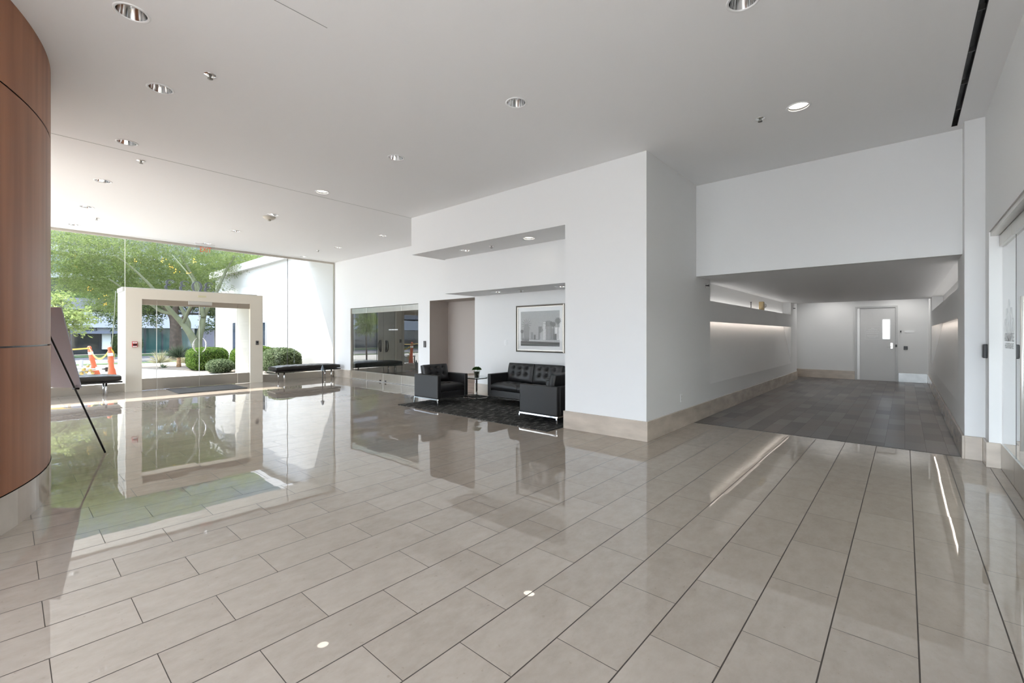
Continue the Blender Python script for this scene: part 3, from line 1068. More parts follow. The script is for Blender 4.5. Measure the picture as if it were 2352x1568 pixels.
g.obj('vision_frame', mat('white_gloss', (0.92, 0.92, 0.92), 0.2), dr)
G().box(fx(WX0), fx(WX1), 0.005, 0.011, WZ0, WZ1).obj('vision_pane', M_GLASS, dr)
g = G().box(fx(-0.315), fx(-0.265), -0.022, -0.01, 0.955, 1.12, bev=0.003)
g.tube([(fx(-0.285), -0.02, 1.0), (fx(-0.285), -0.06, 1.0), (fx(-0.40), -0.06, 1.0)], 0.010, 8)
g.obj('handle', M_CHROME, dr)
G().box(fx(-0.21), fx(-0.17), -0.05, -0.035, 1.0, 1.075, bev=0.003).obj('strike_box', M_BLACKP, dr)
# printed notice on the leaf: thin pale outline, emblem and lines of small print
M_PRINT = mat('pale_print', (0.90, 0.90, 0.90), 0.5)
g = G()
nx0, nx1, nz0, nz1 = -0.90, -0.54, 1.22, 1.60
for (a, b, c, d) in ((nx0, nx1, nz1 - 0.005, nz1), (nx0, nx1, nz0, nz0 + 0.005), (nx1 - 0.005, nx1, nz0, nz1), (nx0, nx0 + 0.005, nz0, nz1)):
    g.box(fx(a), fx(b), -0.0125, -0.0105, c, d)
for (z, wd, h) in ((1.445, 0.30, 0.014), (1.41, 0.32, 0.01), (1.385, 0.28, 0.01), (1.33, 0.26, 0.01), (1.305, 0.24, 0.01), (1.275, 0.16, 0.009)):
    x = -0.72 - wd / 2
    while x < -0.72 + wd / 2:
        wq = random.uniform(0.012, 0.045)
        g.box(fx(x), fx(min(x + wq, -0.72 + wd / 2)), -0.0125, -0.0105, z, z + h)
        x += wq + 0.008
for s in (-1, 0, 1):
    g.prism([(fx(-0.72) + s * 0.022 - 0.008, 1.54), (fx(-0.72) + s * 0.03, 1.575), (fx(-0.72) + s * 0.022 + 0.008, 1.54)], -0.0125, -0.0105, 'y')
g.obj('notice', M_PRINT, dr)
tg = text_geo('ADELANTE', 0.045, 0.002)
tg.move(basis((fx(-0.72), -0.0115, 1.505), (1, 0, 0), (0, 0, 1), (0, -1, 0)))
tg.obj('lettering', M_PRINT, dr)
# room with a window beyond the door's vision pane
g = G()
g.box(-3.0, 1.0, 19.0, 19.05, 0, 0.9)
g.box(-3.0, 1.0, 19.0, 19.05, 2.0, 2.6)
g.box(-3.05, -3.0, 17.2, 19.0, 0, 2.6)
g.box(1.0, 1.05, 17.2, 19.0, 0, 2.6)
g.box(-3.0, 1.0, 17.33, 19.0, -0.05, 0)
g.box(-3.0, 1.0, 17.33, 19.0, 2.6, 2.7)
struct(g.obj('wall_vestibule', M_WALL))

reader('card_reader', 'black square card reader right of the grey corridor door', (0.016, 17.05, 0.98), '-y', 0.085, 0.10, M_BLACKP)
reader('doorbell', 'small black doorbell left of the white oval sign', (-0.089, 17.05, 1.453), '-y', 0.03, 0.05, M_BLACKP, cat='doorbell')
g = G()
poly = []
for q in range(32):
    a = 2 * PI * q / 32
    poly.append((0.095 * math.cos(a) + 0.035 * (1 if math.cos(a) > 0 else -1) * 0, 0.033 * (abs(math.sin(a)) ** 0.55) * (1 if math.sin(a) > 0 else -1)))
g.prism([(x * 1.12, z) for x, z in poly], -0.012, 0, 'y')
o = g.obj('oval_sign', mat('white_gloss', (0.92, 0.92, 0.92), 0.2))
tag(o, 'blank white oval sign on the wall right of the corridor door', 'sign')
o.location = (0.10, 17.05, 1.453)

# outlet low on the corridor wall
t = thing('power_outlet', 'white power outlet low on the column side above the stone base', 'outlet', (XC, 6.57, 0.43), PI / 2)
G().box(-0.036, 0.036, -0.006, 0, -0.058, 0.058, bev=0.002).obj('cover_plate', M_WHITEP, t)
g = G()
for z in (-0.022, 0.022):
    g.box(-0.014, 0.014, -0.0075, -0.006, z - 0.013, z + 0.013)
g.obj('socket', mat('ivory_plastic', (0.7, 0.7, 0.68), 0.4), t)


def wall_sprinkler(y, z, label):
    t = thing('sprinkler', label, 'sprinkler', (XC, y, z))
    G().lathe([(0.0, 0.004), (0.034, 0.004), (0.036, 0.0), (0.0, 0.0)], seg=20).move(Matrix.Rotation(PI / 2, 4, 'Y')).obj('escutcheon', M_CHROME, t)
    g = G().tube([(0, 0, 0), (0.05, 0, 0)], 0.010, 8)
    g.tube([(0.05, 0, 0), (0.053, 0, 0)], 0.02, 10)
    g.obj('nozzle', M_DARKM, t)
    return t


wall_sprinkler(7.64, 2.172, 'chrome side-wall sprinkler near the corridor mouth, above the niches')
wall_sprinkler(15.34, 2.136, 'dark side-wall sprinkler at the far end of the left corridor wall')
t = thing('sprinkler', 'thin dark sprinkler standing in the upper niche beside the small lamp', 'sprinkler', (-2.58, 11.0, 1.935))
G().tube([(0, 0, 0), (0, 0, 0.15)], 0.008, 8).obj('pipe', M_DARKM, t)
G().lathe([(0.0, 0.15), (0.022, 0.152), (0.022, 0.158), (0, 0.16)], seg=14).obj('deflector', M_DARKM, t)
t = thing('emergency_lamp', 'small yellowish lamp head on the ledge of the upper corridor niche', 'lamp', (-2.525, 11.76, 1.935))
G().box(-0.05, 0.05, -0.09, 0.03, 0.0, 0.20, bev=0.012).obj('body', mat('amber_plastic', (0.55, 0.42, 0.22), 0.4), t)
G().lathe([(0.0, 0.0), (0.045, 0.01), (0.055, 0.05), (0.0, 0.05)], seg=18).move(Matrix.Translation((0.03, 0.06, 0.09)) @ Matrix.Rotation(-0.9, 4, 'X')).obj('lamp_head', M_WHITEP, t)

# ------------------------------------------------------------------ recessed downlights, sprinklers, detector, slot diffuser, exit sign
M_BULB = mat('frosted_bulb', (0.75, 0.75, 0.74), 0.4)


def make_downlight(label, loc, lit=False):
    t = thing('downlight', label, 'ceiling light', loc, 0, 'recessed downlights')
    G().lathe([(0.090, 0.001), (0.090, -0.004), (0.104, -0.006), (0.110, -0.003), (0.110, 0.001)], seg=40).obj('trim_ring', M_WHITEP, t)
    if lit:
        G().lathe([(0.0, 0.012), (0.07, 0.014), (0.0905, 0.020)], seg=40).obj('lens', M_LAMP, t)
    else:
        G().lathe([(0.0915, -0.002), (0.088, 0.02), (0.080, 0.07), (0.066, 0.12), (0.052, 0.150)], seg=40).obj('reflector', M_REFL, t)
        G().lathe([(0.0, 0.146), (0.040, 0.147), (0.054, 0.150), (0.054, 0.16), (0.0, 0.16)], seg=24).obj('lamp', M_BULB, t)
    G().lathe([(0.098, 0.002), (0.098, 0.19), (0.0, 0.19)], seg=24).obj('can', M_DARKM, t)
    return t


DL_LABELS = [
    'downlight nearest the upper left corner, closest to the curved wood wall',
    'second downlight along the curved wood wall, left of the chrome sprinkler',
    'third downlight in the row along the wood wall, beside the long ceiling joint',
    'fourth downlight in the wood wall row, beyond the long ceiling joint',
    'fifth downlight in the wood wall row, second from the glass wall',
    'last downlight in the wood wall row, right above the glass wall',
    'downlight cut by the top edge of the picture, right of centre',
    'large downlight in the middle of the ceiling, first of the central row fully visible',
    'second fully visible downlight of the central ceiling row, before the long joint',
    'third downlight of the central row, next to the long ceiling joint',
    'downlight of the central row right behind the domed detector',
    'downlight of the central row between the domed detector and the exit sign',
    'downlight directly over the exit sign at the glass wall',
    'downlight nearest the soffit step, in the row before the glass office doors',
    'middle downlight of the row before the glass office doors',
    'downlight of the office door row in the corner by the glass wall',
    'downlight in front of the corridor header beside a pendent sprinkler']
LIT = [(-7.19, 3.43), (-0.822, 5.39), (-4.701, 5.757), (-1.7, 16.3), (-0.1, 16.3)]  # last two are the pair added at the corridor end
dl0 = dl1 = None


def put_downlight(x, y, z, lab):
    global dl0, dl1
    if (x, y) in LIT:
        if dl1 is None:
            dl1 = make_downlight(lab, (x, y, z), True)
        else:
            dup(dl1, (x, y, z), lab)
    elif dl0 is None:
        dl0 = make_downlight(lab, (x, y, z))
    else:
        dup(dl0, (x, y, z), lab)


for (x, y), lab in zip(LIGHTS, DL_LABELS):
    put_downlight(x, y, CH, lab)
for (x, y, z), lab in zip(SOFFIT_LIGHTS, ('left downlight in the upper soffit over the lounge', 'right, warm glowing downlight in the upper soffit over the lounge',
                                           'left downlight in the lower soffit above the light switch', 'right downlight in the lower soffit directly above the framed picture')):
    put_downlight(x, y, z, lab)


put_downlight(-1.7, 16.3, 2.75, 'unseen downlight added over the corridor end, left of the grey door')  # hidden pair added to brighten the corridor end wall
put_downlight(-0.1, 16.3, 2.75, 'unseen downlight added over the corridor end, above the grey door handle side')


def make_sprinkler(label, loc, s=1.0):
    t = thing('sprinkler', label, 'sprinkler', loc)
    G().lathe([(0.0, 0.0), (0.050 * s, 0.0), (0.048 * s, -0.006), (0.022 * s, -0.010), (0.0, -0.010)], seg=24).obj('escutcheon', M_CHROME, t)
    g = G().tube([(0, 0, -0.008), (0, 0, -0.016)], 0.011 * s, 10)
    for a in (-1, 1):
        g.tube([(a * 0.012 * s, 0, -0.014), (a * 0.016 * s, 0, -0.024), (0, 0, -0.034)], 0.0035, 6)
    g.lathe([(0.0, -0.034), (0.022 * s, -0.034), (0.022 * s, -0.037), (0.0, -0.037)], seg=16)
    g.obj('nozzle', mat('bronze_sprinkler', (0.22, 0.21, 0.19), 0.35, metal=0.7), t)
    return t


sp0 = make_sprinkler('chrome sprinkler head between the two nearest wood wall downlights', (-4.707, 1.214, CH))
for (x, y, z, lab) in ((-7.731, 1.195, CH, 'sprinkler head just beyond the long ceiling joint, beside the wood wall'),
                       (-12.224, 1.193, CH, 'small sprinkler head near the glass wall in the wood wall row'),
                       (-1.178, 5.409, CH, 'sprinkler head in front of the corridor header, left of the lit downlight'),
                       (-12.274, 5.741, CH, 'small sprinkler head in the row before the glass office doors'),
                       (-5.628, 5.817, 2.97, 'sprinkler head between the downlights of the upper soffit'),
                       (-5.658, 6.685, 2.235, 'sprinkler head between the downlights of the lower soffit')):
    dup(sp0, (x, y, z), lab)
t = thing('smoke_detector', 'domed white smoke detector hanging from the ceiling in front of a downlight', 'smoke detector', (-9.52, 3.46, CH))
G().lathe([(0.0, 0.0), (0.115, 0.0), (0.112, -0.018), (0.070, -0.050), (0.0, -0.052)], seg=32).obj('base', mat('ivory_detector', (0.62, 0.58, 0.50), 0.4), t)
G().lathe([(0.036, -0.050), (0.036, -0.062), (0.024, -0.078), (0.0, -0.080)], seg=24).obj('sensor', mat('ivory_detector_dark', (0.42, 0.40, 0.34), 0.4), t)

t = thing('slot_diffuser', 'long black linear air slot in the ceiling near the right wall', 'air vent', ((SLX0 + SLX1) / 2, (SLY0 + SLY1) / 2, CH))
hx, hy = (SLX1 - SLX0) / 2, (SLY1 - SLY0) / 2
g = G()
g.box(-hx, -hx + 0.004, -hy, hy, -0.001, 0.10)
g.box(hx - 0.004, hx, -hy, hy, -0.001, 0.10)
g.box(-hx, hx, -hy, hy, 0.09, 0.10)
g.box(-hx, hx, -hy - 0.004, -hy, 0, 0.10)
g.box(-hx, hx, hy, hy + 0.004, 0, 0.10)
g.obj('frame', M_BLACKP, t)
for q in range(10):
    G().box(-hx + 0.004, hx - 0.004, -hy + 0.35 + q * 0.64, -hy + 0.365 + q * 0.64, 0.02, 0.06).obj('vane', mat('grey_vane', (0.12, 0.12, 0.12), 0.3, metal=0.6), t)

t = thing('exit_sign', 'clear edge-lit exit sign with red letters hanging at the glass wall', 'exit sign', (-13.64, 3.40, CH))
G().box(-0.03, 0.03, -0.22, 0.22, -0.025, 0.0, bev=0.004).obj('housing', M_WHITEP, t)
G().box(-0.004, 0.004, -0.20, 0.22, -0.29, -0.025, bev=0.002).obj('panel', thin_glass('acrylic_panel', (0.93, 0.95, 0.95), 1.3), t)
tg = text_geo('EXIT', 0.19, 0.002, xs=0.66)
tg.move(basis((0.006, 0.01, -0.15), (0, 1, 0), (0, 0, 1), (1, 0, 0)))
tg.obj('lettering', M_RED, t)

# ------------------------------------------------------------------ lounge furniture
RT = 0.012
g = G().box(-7.37, -3.76, 5.01, 7.03, 0.001, RT)


def rug_mat():
    m = bpy.data.materials.new('charcoal_rug_pile')
    m.use_nodes = True
    nb = NB(m.node_tree)
    b = m.node_tree.nodes['Principled BSDF']
    geo = nb.n('ShaderNodeNewGeometry')
    mp = nb.n('ShaderNodeMapping')
    mp.inputs['Scale'].default_value = (11, 2.2, 1)
    nb.link(geo.outputs['Position'], mp.inputs['Vector'])
    nz = nb.n('ShaderNodeTexNoise')
    nz.inputs['Scale'].default_value = 2.4
    nz.inputs['Detail'].default_value = 8
    nz.inputs['Roughness'].default_value = 0.75
    nb.link(mp.outputs[0], nz.inputs['Vector'])
    r = nb.n('ShaderNodeValToRGB')
    cr = r.color_ramp
    cr.elements[0].position = 0.38
    cr.elements[0].color = (0.022, 0.022, 0.021, 1)
    cr.elements[1].position = 0.64
    cr.elements[1].color = (0.30, 0.29, 0.27, 1)
    e = cr.elements.new(0.53)
    e.color = (0.052, 0.051, 0.048, 1)
    nb.link(nz.outputs['Fac'], r.inputs['Fac'])
    nb.link(r.outputs['Color'], b.inputs['Base Color'])
    b.inputs['Roughness'].default_value = 0.95
    b.inputs['Specular IOR Level'].default_value = 0.1
    return m


tag(g.obj('rug', rug_mat()), 'charcoal rug with pale broken streaks under the black leather seats', 'rug')


def cushion(g, w, h, t, buttons, bulge=0.03, dimple=0.03, nx=64, ny=44, edge=0.018, mi=0):
    """A tufted block: face in local XY (w by h, centred), front towards +Z, thickness t."""
    def prof(u):
        return max(0.0, 1 - abs(u) ** 6)
    front = []
    for j in range(ny + 1):
        row = []
        for i in range(nx + 1):
            u, v = 2 * i / nx - 1, 2 * j / ny - 1
            x, y = u * w / 2, v * h / 2
            z = bulge * (1 - u ** 4) * (1 - v ** 4)
            for bx, by in buttons:
                d2 = (x - bx) ** 2 + (y - by) ** 2
                z -= dimple * math.exp(-d2 / 0.0007) + dimple * 0.8 * math.exp(-d2 / 0.0035)
            for bx, by in buttons:           # stitched pulls between buttons
                z -= 0.0012 * math.exp(-((y - by) / 0.010) ** 2) * (1 - u ** 4)
            z -= edge * (1 - prof(u)) + edge * (1 - prof(v))
            row.append(g.bm.verts.new((x, y, t / 2 + z)))
        front.append(row)
    back = [[g.bm.verts.new((2 * (i / nx) * w / 2 - w / 2, 2 * (j / ny) * h / 2 - h / 2, -t / 2)) for i in range(nx + 1)] for j in range(ny + 1)]
    for j in range(ny):
        for i in range(nx):
            f = g.bm.faces.new((front[j][i], front[j][i + 1], front[j + 1][i + 1], front[j + 1][i]))
            f.smooth = True
            g.bm.faces.new((back[j][i], back[j + 1][i], back[j + 1][i + 1], back[j][i + 1]))
    for i in range(nx):
        g.bm.faces.new((front[0][i], back[0][i], back[0][i + 1], front[0][i + 1])).smooth = True
        g.bm.faces.new((front[ny][i], front[ny][i + 1], back[ny][i + 1], back[ny][i])).smooth = True
    for j in range(ny):
        g.bm.faces.new((front[j][0], front[j + 1][0], back[j + 1][0], back[j][0])).smooth = True
        g.bm.faces.new((front[j][nx], back[j][nx], back[j + 1][nx], front[j + 1][nx])).smooth = True
    return g


def make_seat(name, label, cat, W, D, loc, rz, n_cush, H=0.755, AH=0.575):
    """Tuxedo-armed leather seat facing local +X; origin on the floor at its centre."""
    t = thing(name, label, cat, loc, rz)
    z0, aw, bt = 0.135, 0.085, 0.075
    for s in (-1, 1):
        g = G().box(-D / 2, D / 2, min(s * W / 2, s * (W / 2 - aw)), max(s * W / 2, s * (W / 2 - aw)), z0, AH, bev=0.016, seg=3)
        a = g.obj('armrest', M_LEATHER, t, smooth=False)
        y = s * (W / 2 - 0.012)
        G().tube([(-D / 2 + 0.02, y, AH - 0.004), (D / 2 - 0.012, y, AH - 0.004), (D / 2 - 0.004, y, AH - 0.03), (D / 2 - 0.004, y, z0 + 0.03)], 0.004, 6).obj('piping', M_LEATHER2, a)
    G().box(-D / 2, -D / 2 + bt, -W / 2 + aw + 0.001, W / 2 - aw - 0.001, z0, AH, bev=0.014, seg=3).obj('back_panel', M_LEATHER, t)
    G().box(-D / 2 + bt + 0.001, D / 2 - 0.012, -W / 2 + aw + 0.001, W / 2 - aw - 0.001, z0, 0.262, bev=0.010).obj('seat_base', M_LEATHER, t)
    inner = W - 2 * aw - 0.006
    cw = inner / n_cush
    for k in range(n_cush):
        yc = -inner / 2 + cw * (k + 0.5)
        sd = D - bt - 0.15
        bts = [(bx * cw * 0.27, by * 0.12) for bx in (-1, 0, 1) for by in (-1, 1)]
        g = cushion(G(), cw - 0.008, sd, 0.125, [(b[0], b[1]) for b in bts], 0.022, 0.018)
        g.move(basis((D / 2 - sd / 2 - 0.006, yc, 0.335), (0, 1, 0), (1, 0, 0), (0, 0, 1)) @ Matrix.Diagonal((1, -1, 1, 1)))
        g.obj('seat_cushion', M_LEATHER, t)
        bh = H - 0.40
        bts = [(bx * cw * 0.255, by * bh * 0.17 + 0.035) for bx in (-1, 0, 1) for by in (-1, 1)]
        g = cushion(G(), cw - 0.008, bh, 0.13, bts, 0.030, 0.030)
        lean = math.radians(12)
        n = Vector((math.cos(lean), 0, math.sin(lean)))
        up = Vector((-math.sin(lean), 0, math.cos(lean)))
        c = Vector((-D / 2 + bt + 0.105, yc, 0.40 + bh / 2 - 0.005))
        g.move(basis(c, (0, 1, 0), up, n))
        g.obj('back_cushion', M_LEATHER, t)
    g = G()
    r = 0.011
    for s in (-1, 1):
        g.box(-D / 2 + 0.004, D / 2 - 0.004, s * (W / 2 - 0.004) - r, s * (W / 2 - 0.004) + r, 0.112, 0.134)
        g.box(s * (D / 2 - 0.004) - r, s * (D / 2 - 0.004) + r, -W / 2 + 0.007, W / 2 - 0.007, 0.112, 0.134)
    g.obj('frame_rail', M_CHROME, t)
    for sx in (-1, 1):
        for sy in (-1, 1):
            x, y = sx * (D / 2 - 0.004), sy * (W / 2 - 0.004)
            G().box(x - r, x + r, y - r, y + r, 0.0, 0.1115, bev=0.002, seg=1).obj('leg', M_CHROME, t)
    return t


make_seat('armchair', 'black leather armchair at the left end of the rug facing the sofa side table', 'armchair', 0.775, 0.73, (-6.945, 5.735, RT), 0, 1)
make_seat('armchair', 'black leather armchair at the right end of the rug, its back against the column', 'armchair', 0.775, 0.73, (-4.225, 5.765, RT), PI, 1)
make_seat('loveseat', 'two-seat black tufted leather sofa against the wall below the framed picture', 'sofa', 1.53, 0.73, (-5.46, 6.68, RT), -PI / 2, 2, H=0.775, AH=0.575)

t = thing('side_table', 'square glass-topped chrome side table between left armchair and sofa', 'side table', (-6.83, 6.61, RT))
hs, r = 0.235, 0.011
for sx in (-1, 1):
    for sy in (-1, 1):
        G().box(sx * hs - r, sx * hs + r, sy * hs - r, sy * hs + r, 0.0, 0.45).obj('leg', M_CHROME, t)
for nm, z in (('base_frame', 0.012), ('top_frame', 0.428)):
    g = G()
    for s in (-1, 1):
        g.box(-hs + r, hs - r, s * hs - r, s * hs + r, z, z + 0.02)
        g.box(s * hs - r, s * hs + r, -hs + r, hs - r, z, z + 0.02)
    g.obj(nm, M_CHROME, t)
G().box(-hs - 0.008, hs + 0.008, -hs - 0.008, hs + 0.008, 0.4505, 0.4605, bev=0.002, seg=1).obj('glass_top', M_GLASST, t)

t = thing('potted_plant', 'small leafy plant in a clear tapered vase on the glass side table', 'plant', (-6.82, 6.60, RT + 0.461))
G().lathe([(0.0, 0.002), (0.052, 0.002), (0.052, 0.0), (0.072, 0.125), (0.074, 0.128), (0.070, 0.128), (0.066, 0.12), (0.05, 0.012), (0.0, 0.010)], seg=28).obj('vase', thin_glass('vase_glass', (0.9, 0.92, 0.9), 1.8), t)
G().lathe([(0.0, 0.014), (0.040, 0.014), (0.054, 0.10), (0.0, 0.108)], seg=20).obj('soil', mat('dark_moss', (0.05, 0.055, 0.035), 0.9, noise=0.8, nscale=60), t)
M_PLANT = leaf_mat('plant_leaf', [(0.05, 0.12, 0.03), (0.12, 0.26, 0.07)], 0.3)


def quads_obj(name, centers, dirs, ups, ls, ws, m, parent=None, origin=(0, 0, 0)):
    """Many small leaves as one mesh (numpy arrays)."""
    n = len(centers)
    c = np.asarray(centers, float) - np.asarray(origin, float)
    d = np.asarray(dirs, float)
    d /= np.linalg.norm(d, axis=1)[:, None] + 1e-9
    s = np.cross(d, np.asarray(ups, float))
    s /= np.linalg.norm(s, axis=1)[:, None] + 1e-9
    L = np.asarray(ls)[:, None] * 0.5
    Wd = np.asarray(ws)[:, None] * 0.5
    v = np.empty((n, 4, 3))
    v[:, 0] = c - d * L
    v[:, 1] = c + s * Wd - d * L * 0.1
    v[:, 2] = c + d * L
    v[:, 3] = c - s * Wd - d * L * 0.1
    me = bpy.data.meshes.new(name)
    me.vertices.add(4 * n)
    me.vertices.foreach_set('co', v.reshape(-1))
    me.loops.add(4 * n)
    me.loops.foreach_set('vertex_index', np.arange(4 * n, dtype=np.int32))
    me.polygons.add(n)
    me.polygons.foreach_set('loop_start', np.arange(0, 4 * n, 4, dtype=np.int32))
    me.polygons.foreach_set('loop_total', np.full(n, 4, dtype=np.int32))
    me.materials.append(m)
    me.update()
    me.validate()
    o = bpy.data.objects.new(name, me)
    COL.objects.link(o)
    if parent:
        o.parent = parent
    return o


R_ = np.random.default_rng(3)


def rnd_dirs(n):
    v = R_.normal(size=(n, 3))
    return v / np.linalg.norm(v, axis=1)[:, None]


n = 420
dv = rnd_dirs(n)
dv[:, 2] = np.abs(dv[:, 2]) * 0.8 - 0.15
c = dv * np.array([0.095, 0.095, 0.075]) * R_.uniform(0.45, 1.0, (n, 1)) + np.array([0, 0, 0.155])
quads_obj('foliage', c, dv + rnd_dirs(n) * 0.6, rnd_dirs(n), R_.uniform(0.03, 0.05, n), R_.uniform(0.018, 0.03, n), M_PLANT, t)

# framed black-and-white street photograph
px0, px1, pz0, pz1 = -6.11, -4.895, 1.008, 1.962
t = thing('framed_picture', 'framed black and white street photograph above the sofa', 'picture', ((px0 + px1) / 2, YB, (pz0 + pz1) / 2))
pw, ph = (px1 - px0) / 2, (pz1 - pz0) / 2
M_PFRAME = mat('pewter_frame', (0.40, 0.37, 0.33), 0.3, metal=0.8)
fw = 0.045
g = G()
for (a, b) in (((-pw, -ph), (pw, -ph)), ((pw, -ph), (pw, ph)), ((pw, ph), (-pw, ph)), ((-pw, ph), (-pw, -ph))):
    sa = lambda p, q: (p[0] * (pw - q) / pw, p[1] * (ph - q) / ph)
    rows = [(0.0, 0.0), (0.0, -0.032), (0.018, -0.040), (0.03, -0.022), (fw, -0.020), (fw, 0.0)]
    for (q0, d0), (q1, d1) in zip(rows[:-1], rows[1:]):
        a0, b0, a1, b1 = sa(a, q0), sa(b, q0), sa(a, q1), sa(b, q1)
        g.face([(a0[0], d0, a0[1]), (b0[0], d0, b0[1]), (b1[0], d1, b1[1]), (a1[0], d1, a1[1])])
g.obj('frame', M_PFRAME, t)
G().box(-pw + 0.04, pw - 0.04, -0.008, -0.003, -ph + 0.04, ph - 0.04).obj('mat_board', mat('white_mat_board', (0.80, 0.80, 0.80), 0.8), t)
iw, ih = pw - 0.115, ph - 0.125
gs = [0.30, 0.05, 0.15, 0.42, 0.03, 0.70, 0.09]
pm = [mat('print_grey_%d' % i, (v, v, v), 0.7, noise=0.12, nscale=40) for i, v in enumerate(gs)]
g = G()
lay = [0]


def flat(poly, mi):
    lay[0] += 1
    d = -0.0085 - 0.00004 * lay[0]
    g.face([(x * iw, d, z * ih) for x, z in poly], mi)


flat([(-1, -1), (1, -1), (1, 1), (-1, 1)], 0)
flat([(-1, -1), (1, -1), (1, -0.62), (-1, -0.60)], 6)
flat([(-1, -0.72), (1, -0.78), (1, -0.66), (-1, -0.62)], 3)
flat([(-1, -0.92), (1, -0.98), (1, -0.90), (-1, -0.84)], 2)
for x0, x1, h, mi in ((-0.45, -0.33, -0.2, 2), (-0.30, -0.20, -0.35, 1), (-0.05, 0.12, 0.12, 6), (0.08, 0.20, -0.02, 2), (0.18, 0.34, 0.22, 3), (0.30, 0.62, 0.40, 6), (0.36, 0.56, 0.44, 2), (0.60, 0.74, 0.0, 2), (0.78, 1.0, 0.06, 5), (0.72, 0.86, -0.30, 1)):
    flat([(x0, -0.64), (x1, -0.64), (x1, h), (x0, h)], mi)
for k in range(8):
    x = 0.02 + k * 0.042
    flat([(x, -0.64), (x + 0.016, -0.64), (x + 0.016, -0.25 + k * 0.03), (x, -0.25 + k * 0.03)], 5)
for k in range(5):
    z = -0.05 + k * 0.09
    flat([(0.19, z), (0.33, z + 0.02), (0.33, z + 0.045), (0.19, z + 0.03)], 5)
for x in (0.36, 0.44, 0.52, 0.60):
    flat([(x, -0.62), (x + 0.02, -0.62), (x + 0.02, 0.12), (x, 0.12)], 3)
for (px_, h0, h1, rr) in ((0.92, -0.6, 0.42, 0.18), (0.70, -0.6, 0.22, 0.14), (0.60, -0.6, 0.28, 0.10), (-0.68, -0.75, 0.25, 0.30), (-0.92, -0.7, -0.16, 0.10)):
    flat([(px_ - 0.014, h0), (px_ + 0.014, h0), (px_ + 0.01, h1), (px_ - 0.01, h1)], 1)
    for k in range(13):
        a = 2 * PI * k / 13 + 0.2
        tip = (px_ + rr * math.cos(a), h1 + rr * 1.25 * math.sin(a))
        nn = (-math.sin(a) * 0.02, math.cos(a) * 0.025)
        flat([(px_, h1), (px_ + rr * 0.6 * math.cos(a) + nn[0], h1 + rr * 0.75 * math.sin(a) + nn[1]), tip, (px_ + rr * 0.6 * math.cos(a) - nn[0], h1 + rr * 0.75 * math.sin(a) - nn[1])], 1 if rr < 0.25 else 2)
flat([(-0.80, -0.72), (-0.55, -0.72), (-0.52, 0.0), (-0.60, 0.3), (-0.78, 0.25), (-0.84, -0.1)], 2)
for k in range(9):
    x = -0.95 + k * 0.045
    flat([(x, -0.70), (x + 0.05, -0.70), (x + 0.03, -0.55 + 0.04 * (k % 3))], 1)
g.obj('print', pm, t, normals=False)
G().box(-pw + fw - 0.004, pw - fw + 0.004, -0.0155, -0.0125, -ph + fw - 0.004, ph - fw + 0.004).obj('glazing', thin_glass('picture_glass', (0.98, 0.98, 0.98), 0.6), t)

# ------------------------------------------------------------------ benches at the glass wall
def make_bench(label, loc, L=1.94, Wd=0.60):
    t = thing('bench', label, 'bench', loc, 0, 'leather benches at the glass wall')
    g = cushion(G(), Wd, L - 0.04, 0.12, [((i - 1) * 0.19, (j - 3.5) * 0.235) for i in range(3) for j in range(8)], 0.018, 0.020, nx=24, ny=64, edge=0.022)
    g.move(Matrix.Translation((0, 0, 0.395)))
    g.obj('cushion', M_LEATHER2, t)
    G().box(-Wd / 2 - 0.004, Wd / 2 + 0.004, -L / 2, L / 2, 0.280, 0.312, bev=0.008).obj('frame', M_LEATHER2, t)
    G().box(-Wd / 2 - 0.006, Wd / 2 + 0.006, -L / 2 - 0.012, -L / 2 - 0.002, 0.284, 0.310, bev=0.003).obj('frame_cap', M_CHROME, t)
    for y in (-0.70, 0.70):
        for x in (-0.20, 0.22):
            G().tube([(x, y, 0), (x, y, 0.279)], 0.019, 14).obj('leg', M_CHROME, t)
    return t


b0 = make_bench('dark leather bench on chrome legs right of the cream portal, in the corner', (-13.60, 5.97, 0))
dup(b0, (-13.58, 0.76, 0), 'dark leather bench left of the cream portal, partly behind the grey board')

# entrance mat
tag(G().box(-13.80, -12.55, 2.62, 4.05, 0.001, 0.012, bev=0.003, seg=1).obj('door_mat', mat('dark_mat_ribbed', (0.075, 0.072, 0.068), 0.95, noise=0.25, nscale=50, stretch=(1, 8, 1))), 'dark ribbed entrance mat on the tile inside the glass doors', 'mat')

# ------------------------------------------------------------------ easel with the grey board (seen from behind)
AL = math.radians(41.4215)
FW = Vector((-math.sin(AL), math.cos(AL), 0))
RG = Vector((math.cos(AL), math.sin(AL), 0))
FPX, CX0, CY0, HCAM = 1022.84, 1176.0, 768.04, 1.365


def at(u, v, depth):
    """World point seen at pixel (u, v) at the given distance along the view axis."""
    return Vector((0, 0, HCAM)) + FW * depth + RG * ((u - CX0) / FPX * depth) + Vector((0, 0, (CY0 - v) / FPX * depth))


